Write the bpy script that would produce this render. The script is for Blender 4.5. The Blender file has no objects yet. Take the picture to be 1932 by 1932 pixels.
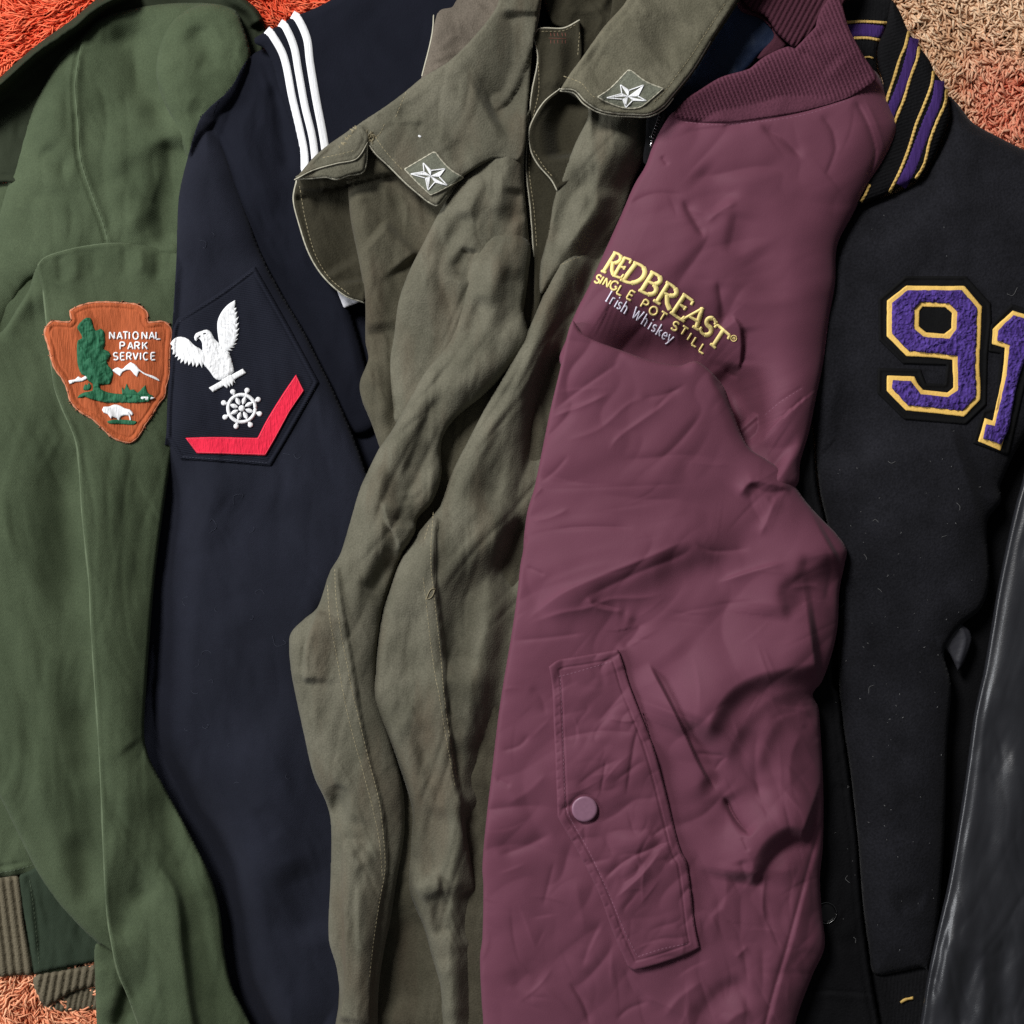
import bpy, math, random
import numpy as np

# ----------------------------------------------------------------------------
# camera, world, light, exposure
# ----------------------------------------------------------------------------
S = bpy.context.scene
K = 0.80 / 1932.0            # metres per photo unit on the rug plane
HC = 1.05                    # camera height
HP = HC / K
cam_d = bpy.data.cameras.new('camera')
cam = bpy.data.objects.new('camera', cam_d)
S.collection.objects.link(cam)
cam.location = (0, 0, HC)
cam.rotation_euler = (0, 0, 0)
cam_d.sensor_fit = 'HORIZONTAL'
cam_d.angle = 2 * math.atan(0.40 / HC)
cam_d.clip_start = 0.01
cam_d.clip_end = 50
S.camera = cam

W = bpy.data.worlds.new('World')
S.world = W
W.use_nodes = True
W.node_tree.nodes['Background'].inputs[0].default_value = (0.93, 0.96, 1.0, 1)
W.node_tree.nodes['Background'].inputs[1].default_value = 0.085

def area(name, loc, aim, size, power, col):
    l = bpy.data.lights.new(name, 'AREA')
    l.shape = 'DISK'
    l.size = size
    l.energy = power
    l.color = col
    o = bpy.data.objects.new(name, l)
    S.collection.objects.link(o)
    o.location = loc
    import mathutils
    d = mathutils.Vector(aim) - mathutils.Vector(loc)
    o.rotation_euler = d.to_track_quat('-Z', 'Y').to_euler()
    return o
area('window_lamp', (-1.15, 1.50, 1.95), (0, 0, 0), 0.75, 68, (1.0, 0.985, 0.96))
area('side_fill_lamp', (-2.1, 0.05, 0.95), (0, 0, 0), 0.9, 31, (0.95, 0.975, 1.0))  # added cool fill from the left, brightens left-facing edges and the leather

S.view_settings.view_transform = 'Standard'
S.view_settings.look = 'None'
S.view_settings.exposure = 0.0
S.view_settings.gamma = 1.0
S.view_settings.use_curve_mapping = False
S.render.engine = 'CYCLES'
S.cycles.use_denoising = False
S.cycles.max_bounces = 6

rng = np.random.default_rng(7)
random.seed(7)

# ----------------------------------------------------------------------------
# picture measurements -> plan coordinates (units of K metres, y down)
# ----------------------------------------------------------------------------
def region(x0, y0, s):
    def f(*pts):
        return [(x0 + p[0] * s, y0 + p[1] * s) + tuple(p[2:]) for p in pts]
    return f
q = 0.33411
A = region(0, 0, q);         B = region(448.3, 0, q);       C = region(896.5, 0, q);       D = region(1286.5, 0, q)
E = region(0, 537.9, q);     F = region(448.3, 645.5, q);   G = region(896.5, 645.5, q);   H = region(1286.5, 645.5, q)
I = region(0, 1286.5, q);    J = region(448.3, 1286.5, q);  Kz = region(896.5, 1286.5, q); L = region(1286.5, 1286.5, q)
T = region(1093.8, 457.2, 0.16705)
P = region(71.7, 555.8, 0.13921)
Q = region(304.8, 537.9, 0.16705)
Wz = region(867.8, 867.8, 0.5508)
S1 = region(753.1, 260.0, 0.0928)
S2 = region(1093.8, 107.6, 0.0928)
V = region(1609.2, 502.0, 0.18561)
O = region(0, 0, 1.0)

def to_world(x, y, z):
    f = K * (1 - z / HP)
    return np.stack([(x - 966) * f, -(y - 966) * f, z * K], -1)

# ----------------------------------------------------------------------------
# numeric helpers
# ----------------------------------------------------------------------------
def smooth01(t):
    t = np.clip(t, 0, 1)
    return t * t * (3 - 2 * t)

_perm = np.random.default_rng(3).random((256, 256))
def vnoise(x, y, seed=0):
    x = np.asarray(x, float) + seed * 17.31
    y = np.asarray(y, float) + seed * 9.77
    xi = np.floor(x).astype(int); yi = np.floor(y).astype(int)
    fx = x - xi; fy = y - yi
    fx = fx * fx * fx * (fx * (fx * 6 - 15) + 10); fy = fy * fy * fy * (fy * (fy * 6 - 15) + 10)
    a = _perm[xi & 255, yi & 255]; b = _perm[(xi + 1) & 255, yi & 255]
    c = _perm[xi & 255, (yi + 1) & 255]; d = _perm[(xi + 1) & 255, (yi + 1) & 255]
    return (a + (b - a) * fx) * (1 - fy) + (c + (d - c) * fx) * fy - 0.5

def fbm(x, y, seed=0, n=3):
    r = 0; a = 1.0
    for i in range(n):
        r = r + a * vnoise(x, y, seed + i * 5)
        x = x * 2.03; y = y * 2.03; a *= 0.5
    return r

def spline(pts, closed=False, step=9.0):
    """Catmull-Rom through pts; a point with a 'c' stays a corner."""
    P0 = [np.array(p[:2], float) for p in pts]
    cor = [len(p) > 2 and p[2] == 'c' for p in pts]
    n = len(P0)
    out = []
    m = n if closed else n - 1
    for i in range(m):
        p1 = P0[i]; p2 = P0[(i + 1) % n]
        p0 = P0[(i - 1) % n] if (closed or i > 0) else p1 - (p2 - p1)
        p3 = P0[(i + 2) % n] if (closed or i + 2 < n) else p2 + (p2 - p1)
        d = np.linalg.norm(p2 - p1)
        t1 = np.zeros(2) if cor[i] else (p2 - p0) * (d / (np.linalg.norm(p1 - p0) + d + 1e-9))
        t2 = np.zeros(2) if cor[(i + 1) % n] else (p3 - p1) * (d / (np.linalg.norm(p3 - p2) + d + 1e-9))
        if cor[i] and cor[(i + 1) % n]:
            t1 = t2 = p2 - p1
        elif cor[i]:
            t1 = (p2 - p1)
        elif cor[(i + 1) % n]:
            t2 = (p2 - p1)
        k = max(1, int(math.ceil(d / step)))
        t = np.linspace(0, 1, k, endpoint=False)[:, None]
        h = (2*t**3 - 3*t**2 + 1) * p1 + (t**3 - 2*t**2 + t) * t1 + (-2*t**3 + 3*t**2) * p2 + (t**3 - t**2) * t2
        out.append(h)
    out = np.concatenate(out)
    if not closed:
        out = np.vstack([out, P0[-1]])
    return out

def poly_sdf(x, y, loops):
    """positive inside (even-odd over all loops)"""
    d2 = np.full(x.shape, 1e12)
    ins = np.zeros(x.shape, bool)
    for lp in loops:
        n = len(lp)
        for i in range(n):
            ax, ay = lp[i]; bx, by = lp[(i + 1) % n]
            ex, ey = bx - ax, by - ay
            l2 = ex * ex + ey * ey
            if l2 < 1e-12:
                continue
            px = x - ax; py = y - ay
            t = np.clip((px * ex + py * ey) / l2, 0, 1)
            dx = px - t * ex; dy = py - t * ey
            np.minimum(d2, dx * dx + dy * dy, out=d2)
            if ay != by:
                cond = (ay > y) != (by > y)
                xin = ax + (y - ay) * ex / ey
                ins ^= cond & (x < xin)
    d = np.sqrt(d2)
    return np.where(ins, d, -d)

FOLD_WIDE = 1.4      # depth of broad folds
FINE_PROFILE = 'g'   # 'e': sharp-crested creases
FINE_BELOW = 18
FOLD_FINE = 1.0      # depth of narrow creases
class R:
    """a fold: height a along a line; wa = width on the traveller's right as seen on the photo
    (left of a line drawn downwards, below a line drawn rightwards), wb = the other side."""
    def __init__(s, pts, a, wa, wb=None, prof='g', te=0.25, te2=None):
        s.p = spline(pts, False, 14.0); s.wa = wa; s.wb = wa if wb is None else wb
        s.a = a * (FOLD_WIDE if max(s.wa, s.wb) >= 18 else FOLD_FINE)
        s.prof = FINE_PROFILE if max(s.wa, s.wb) < FINE_BELOW and prof == 'g' else prof; s.te = te; s.te2 = te if te2 is None else te2
        seg = np.linalg.norm(np.diff(s.p, axis=0), axis=1)
        s.cum = np.concatenate([[0], np.cumsum(seg)]); s.len = s.cum[-1]
        k = 3.0 if s.prof == 'g' else 5.0
        m = k * max(s.wa, s.wb)
        s.lo = s.p.min(0) - m; s.hi = s.p.max(0) + m
    def add(s, x, y, z):
        idx = np.nonzero((x > s.lo[0]) & (x < s.hi[0]) & (y > s.lo[1]) & (y < s.hi[1]))[0]
        if len(idx) == 0:
            return
        px = x[idx]; py = y[idx]
        best = np.full(len(idx), 1e12); tt = np.zeros(len(idx)); sd = np.zeros(len(idx))
        for i in range(len(s.p) - 1):
            ax, ay = s.p[i]; bx, by = s.p[i + 1]
            ex, ey = bx - ax, by - ay
            l2 = ex * ex + ey * ey + 1e-12
            qx = px - ax; qy = py - ay
            t = np.clip((qx * ex + qy * ey) / l2, 0, 1)
            dx = qx - t * ex; dy = qy - t * ey
            d2 = dx * dx + dy * dy
            u = d2 < best
            best = np.where(u, d2, best)
            tt = np.where(u, s.cum[i] + t * math.sqrt(l2), tt)
            sd = np.where(u, ex * qy - ey * qx, sd)
        d = np.sqrt(best)
        w = np.where(sd > 0, s.wa, s.wb)
        r = d / w
        f = np.exp(-r * r) if s.prof == 'g' else np.exp(-np.sqrt(r * r + 0.015) * 1.3 + 0.15)
        tn = tt / s.len
        if s.te > 0:
            f = f * smooth01(tn / s.te)
        if s.te2 > 0:
            f = f * smooth01((1 - tn) / s.te2)
        z[idx] += s.a * f

class Bump:
    """a round or oval swelling"""
    def __init__(s, c, a, rx, ry, ang=0):
        s.c = c[0]; s.a = a; s.rx = rx; s.ry = ry; s.t = math.radians(ang)
    def add(s, x, y, z):
        dx = x - s.c[0]; dy = y - s.c[1]
        u = dx * math.cos(s.t) + dy * math.sin(s.t); v = -dx * math.sin(s.t) + dy * math.cos(s.t)
        z += s.a * np.exp(-(u / s.rx) ** 2 - (v / s.ry) ** 2)

class Ramp:
    """height a*(0..1) across a direction from point p to point q"""
    def __init__(s, p, qq, a):
        s.p = np.array(p[0][:2]); s.d = np.array(qq[0][:2]) - s.p; s.a = a
    def add(s, x, y, z):
        t = ((x - s.p[0]) * s.d[0] + (y - s.p[1]) * s.d[1]) / (s.d @ s.d)
        z += s.a * smooth01(t)

class Facets:
    """crumpled cloth: smooth flanks meeting in a network of sharp creases"""
    def __init__(s, slope, lx, ly, ang=0, seed=0, mask=None):
        s.sl = slope; s.lx = lx; s.ly = ly; s.t = math.radians(ang); s.seed = seed; s.mask = mask
    def add(s, x, y, z):
        k = 0
        for o, (da, f) in enumerate(((0, 1.0), (17, 0.6), (-23, 0.4))):
            t = s.t + math.radians(da)
            u = (x * math.cos(t) + y * math.sin(t)) / (s.lx * f); v = (-x * math.sin(t) + y * math.cos(t)) / (s.ly * f)
            w = vnoise(u * 1.1, v * 0.5, s.seed + 60 + o)
            n = vnoise(u + 0.5 * w, v + 1.1 * w, s.seed + 7 * o)
            m = np.clip(0.5 + 1.6 * vnoise(u * 0.45, v * 0.3, s.seed + 80 + o), 0, 1)
            k = k + f * m * np.sqrt(n * n + 0.0006)
        k = k * s.sl * s.ly * 1.6
        if s.mask is not None:
            k = k * s.mask(x, y)
        z += k

def creases(n, box, ang, spread, length, amp, width, seed=1, mask=None):
    """short random sharp creases inside a box of the plan"""
    r = np.random.default_rng(500 + seed); out = []
    while n > 0:
        x = r.uniform(box[0], box[2]); y = r.uniform(box[1], box[3])
        if mask is not None and r.random() > mask(x, y):
            continue
        n -= 1
        a = math.radians(ang + r.normal(0, spread)); l_ = length * r.uniform(0.5, 1.5) / 2; c = r.normal(0, 0.12) * l_
        dx, dy = math.cos(a) * l_, math.sin(a) * l_
        w1, w2 = width * r.uniform(0.25, 0.5), width * r.uniform(0.8, 1.6)
        if r.random() < 0.5:
            w1, w2 = w2, w1
        sg = amp * r.uniform(0.5, 1.4) * (1 if r.random() < 0.5 else -1)
        out.append(R([(x - dx, y - dy), (x - dy * 0 + c * math.sin(a), y - c * math.cos(a)), (x + dx, y + dy)], sg, w1, w2, te=0.45))
    return out

class Wave:
    """noise folds, stretched along an angle (degrees, photo axes)"""
    def __init__(s, a, lx, ly, ang=0, seed=0, n=3, ridged=False):
        s.a = a; s.lx = lx; s.ly = ly; s.t = math.radians(ang); s.seed = seed; s.n = n; s.rd = ridged
    def add(s, x, y, z):
        u = x * math.cos(s.t) + y * math.sin(s.t); v = -x * math.sin(s.t) + y * math.cos(s.t)
        wob = vnoise(u / (s.lx * 0.9), v / (s.lx * 0.9), s.seed + 40) * s.ly * 1.6
        n = fbm(u / s.lx, (v + wob) / s.ly, s.seed, s.n)
        if s.rd:
            n = 0.35 - np.sqrt(n * n + 0.004) * 1.6
        z += s.a * n

# ----------------------------------------------------------------------------
# object helpers
# ----------------------------------------------------------------------------
def thing(name, label, cat, px, py):
    o = bpy.data.objects.new(name, None)
    S.collection.objects.link(o)
    o.empty_display_size = 0.05
    o.location = tuple(to_world(np.array(float(px)), np.array(float(py)), np.array(0.0)))
    o['label'] = label; o['category'] = cat
    return o

def root_of(o):
    while o.parent is not None:
        o = o.parent
    return o

def link_mesh(name, verts, faces, mat, parent, smooth=True, label=None):
    """verts in world metres; faces: list of int arrays (n,3) / (n,4)"""
    if parent is not None:
        verts = verts - np.array(root_of(parent).location)
    me = bpy.data.meshes.new(name)
    me.vertices.add(len(verts))
    me.vertices.foreach_set('co', np.ascontiguousarray(verts, dtype=np.float32).ravel())
    loops = np.concatenate([f.ravel() for f in faces if len(f)]).astype(np.int32)
    tot = np.concatenate([np.full(len(f), f.shape[1], np.int32) for f in faces if len(f)])
    st = np.concatenate([[0], np.cumsum(tot)[:-1]]).astype(np.int32)
    me.loops.add(len(loops)); me.loops.foreach_set('vertex_index', loops)
    me.polygons.add(len(tot)); me.polygons.foreach_set('loop_start', st); me.polygons.foreach_set('loop_total', tot)
    me.update(calc_edges=True)
    me.validate()
    me.polygons.foreach_set('use_smooth', np.full(len(me.polygons), smooth))
    if mat is not None:
        me.materials.append(mat)
    o = bpy.data.objects.new(name, me)
    S.collection.objects.link(o)
    if parent is not None:
        o.parent = parent
    if label:
        o['label'] = label
    return o

class Panel:
    """A piece of cloth: an outline, a height field with folds, and turned-down edges."""
    def __init__(s, name, outline, z, mat=None, parent=None, roll=(30, 20), feats=(), rims=(), cell=3.6,
                 skirt=10, inset=5, holes=(), shrink=0.0, over=(), under=(), build=True, label=None, wobble=0.0):
        s.loops = [spline(outline, True, 8.0)] + [spline(h, True, 8.0) for h in holes]
        if wobble:
            for lp in s.loops:
                lp += wobble * np.stack([vnoise(lp[:, 0] / 9, lp[:, 1] / 9, 3), vnoise(lp[:, 0] / 9, lp[:, 1] / 9, 8)], 1)
        s.zb = z; s.roll = roll; s.feats = list(feats); s.rims = rims; s.shrink = shrink
        s.over = list(over); s.under = list(under); s.name = name
        s.obj = None
        if build:
            s.obj = s.mesh(mat, parent, cell, skirt, inset, label)
    def sdf(s, x, y):
        return poly_sdf(x, y, s.loops) - s.shrink
    def _bil(s, g, x, y):
        fx = np.clip((x - s.g0[0]) / s.gc, 0, g.shape[1] - 1.001); fy = np.clip((y - s.g0[1]) / s.gc, 0, g.shape[0] - 1.001)
        i = fx.astype(int); j = fy.astype(int); fx = fx - i; fy = fy - j
        return (g[j, i] * (1 - fx) + g[j, i + 1] * fx) * (1 - fy) + (g[j + 1, i] * (1 - fx) + g[j + 1, i + 1] * fx) * fy
    def qsdf(s, x, y):
        if s.obj is None:
            return s.sdf(x, y)
        d = s._bil(s.gS, x, y)
        out = (x < s.g0[0]) | (x > s.g1[0]) | (y < s.g0[1]) | (y > s.g1[1])
        ox = np.maximum(np.maximum(s.g0[0] - x, x - s.g1[0]), 0); oy = np.maximum(np.maximum(s.g0[1] - y, y - s.g1[1]), 0)
        return np.where(out, np.minimum(d, -np.hypot(ox, oy)), d)
    def z(s, x, y, d=None):
        x = np.asarray(x, float); y = np.asarray(y, float)
        if d is None and s.obj is not None:
            return s._bil(s.gZ, x, y)
        return s.z_eval(x, y, d)
    def z_eval(s, x, y, d=None):
        if d is None:
            d = s.sdf(x, y)
        z = s.zb(x, y) if callable(s.zb) else np.full(x.shape, float(s.zb))
        z = np.array(z, float)
        rolls = s.roll if isinstance(s.roll, list) else [s.roll]
        for rr in rolls:
            r, h = rr[0], rr[1]
            if callable(h):
                h = h(x, y)
            t = np.clip(d / r, 0, 1)
            z = z - h * (1 - np.sqrt(np.clip(1 - (1 - t) ** 2, 0, 1)))
        for d0, w, a in s.rims:
            z = z + a * np.exp(-((d - d0) / w) ** 2)
        for f in s.feats:
            f.add(x, y, z)
        for p, drop, w in s.under:            # sinks where another piece lies on top
            dd = p.qsdf(x, y)
            dr = drop(x, y) if callable(drop) else drop
            z = z - dr * smooth01((dd + w) / w)
        for it in s.over:                     # lies on another piece
            p, gap = it[0], it[1]
            dd = p.qsdf(x, y)
            m = dd > -3
            if len(it) > 2:
                m &= it[2](x, y)
            if m.any():
                zz = p.z(x[m], y[m]) + gap
                z[m] = np.maximum(z[m], zz)
        return z
    def mesh(s, mat, parent, c, skirt, inset, label):
        al = np.concatenate(s.loops); lo = al.min(0) - c * 2; hi = al.max(0) + c * 2
        nx = int((hi[0] - lo[0]) / c) + 2; ny = int((hi[1] - lo[1]) / c) + 2
        gx = lo[0] + c * np.arange(nx); gy = lo[1] + c * np.arange(ny)
        X, Y = np.meshgrid(gx, gy)
        Sd = s.sdf(X.ravel(), Y.ravel()).reshape(ny, nx)
        e = 0.12 * c
        Sd = np.where(np.abs(Sd) < e, np.where(Sd >= 0, e, -e), Sd)
        ins = Sd > 0
        idx = -np.ones((ny, nx), int)
        n0 = ins.sum(); idx[ins] = np.arange(n0)
        vx = [X[ins]]; vy = [Y[ins]]; vd = [Sd[ins]]
        # crossings
        hc = ins[:, :-1] != ins[:, 1:]
        th = Sd[:, :-1][hc] / (Sd[:, :-1][hc] - Sd[:, 1:][hc])
        hid = -np.ones((ny, nx - 1), int); hid[hc] = n0 + np.arange(hc.sum())
        vx.append(X[:, :-1][hc] + th * c); vy.append(Y[:, :-1][hc]); vd.append(np.zeros(hc.sum()))
        n1 = n0 + hc.sum()
        vc = ins[:-1] != ins[1:]
        tv = Sd[:-1][vc] / (Sd[:-1][vc] - Sd[1:][vc])
        vid = -np.ones((ny - 1, nx), int); vid[vc] = n1 + np.arange(vc.sum())
        vx.append(X[:-1][vc]); vy.append(Y[:-1][vc] + tv * c); vd.append(np.zeros(vc.sum()))
        x = np.concatenate(vx); y = np.concatenate(vy); d = np.concatenate(vd)
        # corners: a(y,x) b(y,x+1) c(y+1,x+1) d(y+1,x); edges e0 top, e1 right, e2 bottom, e3 left
        ca, cb, cc, cd = ins[:-1, :-1], ins[:-1, 1:], ins[1:, 1:], ins[1:, :-1]
        case = ca * 1 + cb * 2 + cc * 4 + cd * 8
        ref = [idx[:-1, :-1], idx[:-1, 1:], idx[1:, 1:], idx[1:, :-1], hid[:-1, :], vid[:, 1:], hid[1:, :], vid[:, :-1]]
        tab = {1: [(0, 4, 7)], 2: [(4, 1, 5)], 4: [(5, 2, 6)], 8: [(7, 6, 3)],
               3: [(0, 1, 5, 7)], 6: [(4, 1, 2, 6)], 12: [(7, 5, 2, 3)], 9: [(0, 4, 6, 3)],
               5: [(0, 4, 7), (5, 2, 6)], 10: [(4, 1, 5), (7, 6, 3)],
               7: [(0, 1, 5), (0, 5, 6, 7), (5, 2, 6)], 11: [(0, 1, 5, 6), (0, 6, 3)],
               13: [(0, 4, 5, 3), (5, 2, 3)], 14: [(4, 1, 2, 7), (7, 2, 3)], 15: [(0, 1, 2, 3)]}
        tab[7] = [(0, 1, 2, 7), (7, 2, 6)]
        bnd = {1: [(4, 7)], 2: [(5, 4)], 4: [(6, 5)], 8: [(7, 6)], 3: [(5, 7)], 6: [(6, 4)], 12: [(7, 5)], 9: [(4, 6)],
               5: [(4, 7), (6, 5)], 10: [(5, 4), (7, 6)], 7: [(6, 7)], 11: [(5, 6)], 13: [(4, 5)], 14: [(7, 4)]}
        tris = []; quads = []; seg = []
        for k, polys in tab.items():
            m = case == k
            if not m.any():
                continue
            for p in polys:
                f = np.stack([ref[j][m] for j in p], 1)[:, ::-1]
                (tris if len(p) == 3 else quads).append(f)
            for p in bnd.get(k, []):
                seg.append(np.stack([ref[j][m] for j in p], 1))
        z = s.z_eval(x, y, np.maximum(d, 0))
        near = (~ins) & (Sd > -2.5 * c)
        s.g0 = lo; s.g1 = np.array([gx[-1], gy[-1]]); s.gc = c; s.gS = Sd
        gZ = np.zeros((ny, nx)); gZ[ins] = z[:n0]
        gZ[near] = s.z_eval(X[near], Y[near], np.zeros(near.sum()))
        if (~(ins | near)).any():
            gZ[~(ins | near)] = np.min(z)
        s.gZ = gZ
        n = len(x)
        xs = [x]; ys = [y]; zs = [z]
        if skirt > 0 and seg:
            seg = np.concatenate(seg)
            b = np.arange(n0, n)
            bx = x[b]; by = y[b]
            h = 0.7
            gxn = s.sdf(bx + h, by) - s.sdf(bx - h, by); gyn = s.sdf(bx, by + h) - s.sdf(bx, by - h)
            gl = np.hypot(gxn, gyn) + 1e-9
            gxn /= gl; gyn /= gl
            k1 = min(2.0, skirt * 0.35)
            xs += [bx + gxn * 0.15, bx + gxn * inset]; ys += [by + gyn * 0.15, by + gyn * inset]
            zs += [z[b] - k1, z[b] - skirt]
            m1 = n - n0
            a0 = seg[:, 0]; a1 = seg[:, 1]
            quads.append(np.stack([a0, a1, a1 + m1, a0 + m1], 1))
            quads.append(np.stack([a0 + m1, a1 + m1, a1 + 2 * m1, a0 + 2 * m1], 1))
        V3 = to_world(np.concatenate(xs), np.concatenate(ys), np.concatenate(zs))
        fs = []
        if tris:
            fs.append(np.concatenate(tris))
        if quads:
            fs.append(np.concatenate(quads))
        return link_mesh(s.name, V3, fs, mat, parent, True, label)

class Strips:
    """domed ribbons (thread, tape, lettering) lying on a panel, collected in one mesh"""
    def __init__(s):
        s.v = []; s.t = []; s.qd = []; s.n = 0
    def add(s, path, width, surf, off=1.0, dome=1.0, step=3.0, m=5, raw=False, endround=False, wig=0):
        p = np.array([c[:2] for c in path], float) if raw else spline(path, False, step)
        if raw and len(p) >= 2:
            L_ = np.concatenate([[0], np.cumsum(np.linalg.norm(np.diff(p, axis=0), axis=1))])
            k = max(2, int(L_[-1] / step) + 1)
            u = np.linspace(0, L_[-1], k)
            p = np.stack([np.interp(u, L_, p[:, 0]), np.interp(u, L_, p[:, 1])], 1)
        if len(p) < 2:
            return
        tg = np.gradient(p, axis=0)
        tg /= np.linalg.norm(tg, axis=1)[:, None] + 1e-9
        nr = np.stack([-tg[:, 1], tg[:, 0]], 1)
        if callable(width):
            w = width(np.linspace(0, 1, len(p)))
        else:
            w = np.full(len(p), float(width))
        if endround:
            w = w * np.sqrt(np.clip(np.minimum(np.linspace(0, 1, len(p)), np.linspace(1, 0, len(p))) * 6 + 0.3, 0, 1))
        cu = np.linspace(-1, 1, m)
        X = p[:, 0:1] + nr[:, 0:1] * cu * w[:, None] / 2
        Y = p[:, 1:2] + nr[:, 1:2] * cu * w[:, None] / 2
        zs = surf.z(X.ravel(), Y.ravel()).reshape(X.shape) if hasattr(surf, 'z') else surf(X, Y)
        Z = zs + off + dome * np.sqrt(np.clip(1 - cu * cu, 0, 1))
        Z[:, 0] -= off * 1.4; Z[:, -1] -= off * 1.4
        if endround or True:
            Z[0] -= off * 0.9 + dome * 0.6; Z[-1] -= off * 0.9 + dome * 0.6
        k = len(p)
        ids = s.n + np.arange(k * m).reshape(k, m)
        s.v.append(to_world(X.ravel(), Y.ravel(), Z.ravel()))
        s.qd.append(np.stack([ids[:-1, :-1], ids[:-1, 1:], ids[1:, 1:], ids[1:, :-1]], -1).reshape(-1, 4)[:, ::-1])
        s.n += k * m
    def stitches(s, path, surf, dash=6.0, gap=2.6, width=2.0, off=0.4, dome=0.9):
        p = spline(path, False, 2.0)
        L_ = np.concatenate([[0], np.cumsum(np.linalg.norm(np.diff(p, axis=0), axis=1))])
        u = 0.0
        while u + dash < L_[-1]:
            k = np.linspace(u, u + dash, 4)
            s.add(list(zip(np.interp(k, L_, p[:, 0]), np.interp(k, L_, p[:, 1]))), width, surf, off, dome, step=2.0, m=3, raw=True)
            u += dash + gap * (0.8 + 0.4 * random.random())
    def disc(s, c, r, surf, off=1.0, dome=1.0, m=16):
        cx, cy = c
        rr = np.array([0.0, 0.5, 0.85, 1.0]); a = np.linspace(0, 2 * np.pi, m, endpoint=False)
        X = cx + rr[:, None] * r * np.cos(a); Y = cy + rr[:, None] * r * np.sin(a)
        Z = surf.z(X.ravel(), Y.ravel()).reshape(X.shape) + off + dome * np.sqrt(1 - rr ** 2)[:, None]
        Z[-1] -= off * 1.4
        ids = s.n + np.arange(4 * m).reshape(4, m); nx = np.roll(ids, -1, axis=1)
        s.v.append(to_world(X.ravel(), Y.ravel(), Z.ravel()))
        s.qd.append(np.stack([ids[:-1], ids[1:], nx[1:], nx[:-1]], -1).reshape(-1, 4)[:, ::-1])
        s.n += 4 * m
    def build(s, name, mat, parent, label=None):
        if not s.v:
            return None
        return link_mesh(name, np.concatenate(s.v), [np.concatenate(s.qd)], mat, parent, True, label)

def seam(path, surf, mat, parent, dash=6.0, gap=2.6, width=2.0, off=0.4, dome=0.9):
    s = Strips(); s.stitches(path, surf, dash, gap, width, off, dome)
    return s.build('seam_stitching', mat, parent)

# ----------------------------------------------------------------------------
# materials
# ----------------------------------------------------------------------------
def srgb(r, g, b):
    f = lambda c: (c / 255 / 12.92) if c / 255 <= 0.04045 else ((c / 255 + 0.055) / 1.055) ** 2.4
    return (f(r), f(g), f(b))

class NT:
    def __init__(s, name):
        s.m = bpy.data.materials.new(name); s.m.use_nodes = True
        s.t = s.m.node_tree; s.n = s.t.nodes
        s.b = s.n['Principled BSDF']
    def new(s, t, **kw):
        n = s.n.new(t)
        for k, v in kw.items():
            setattr(n, k, v)
        return n
    def link(s, a, b):
        s.t.links.new(a, b)
    def math(s, op, a, b=0.0):
        n = s.new('ShaderNodeMath', operation=op)
        for i, v in enumerate((a, b)):
            if isinstance(v, (int, float)):
                n.inputs[i].default_value = v
            else:
                s.link(v, n.inputs[i])
        return n.outputs[0]
    def coords(s, rot=0, scale=(1, 1, 1)):
        g = s.new('ShaderNodeNewGeometry')
        mp = s.new('ShaderNodeMapping')
        mp.inputs['Rotation'].default_value = (0, 0, math.radians(rot))
        mp.inputs['Scale'].default_value = scale
        s.link(g.outputs['Position'], mp.inputs['Vector'])
        return mp.outputs[0]
    def noise(s, vec, scale, detail=2.0, rough=0.5, dist=0.0):
        n = s.new('ShaderNodeTexNoise')
        n.inputs['Scale'].default_value = scale; n.inputs['Detail'].default_value = detail
        n.inputs['Roughness'].default_value = rough; n.inputs['Distortion'].default_value = dist
        s.link(vec, n.inputs['Vector'])
        return n.outputs['Fac']

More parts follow.
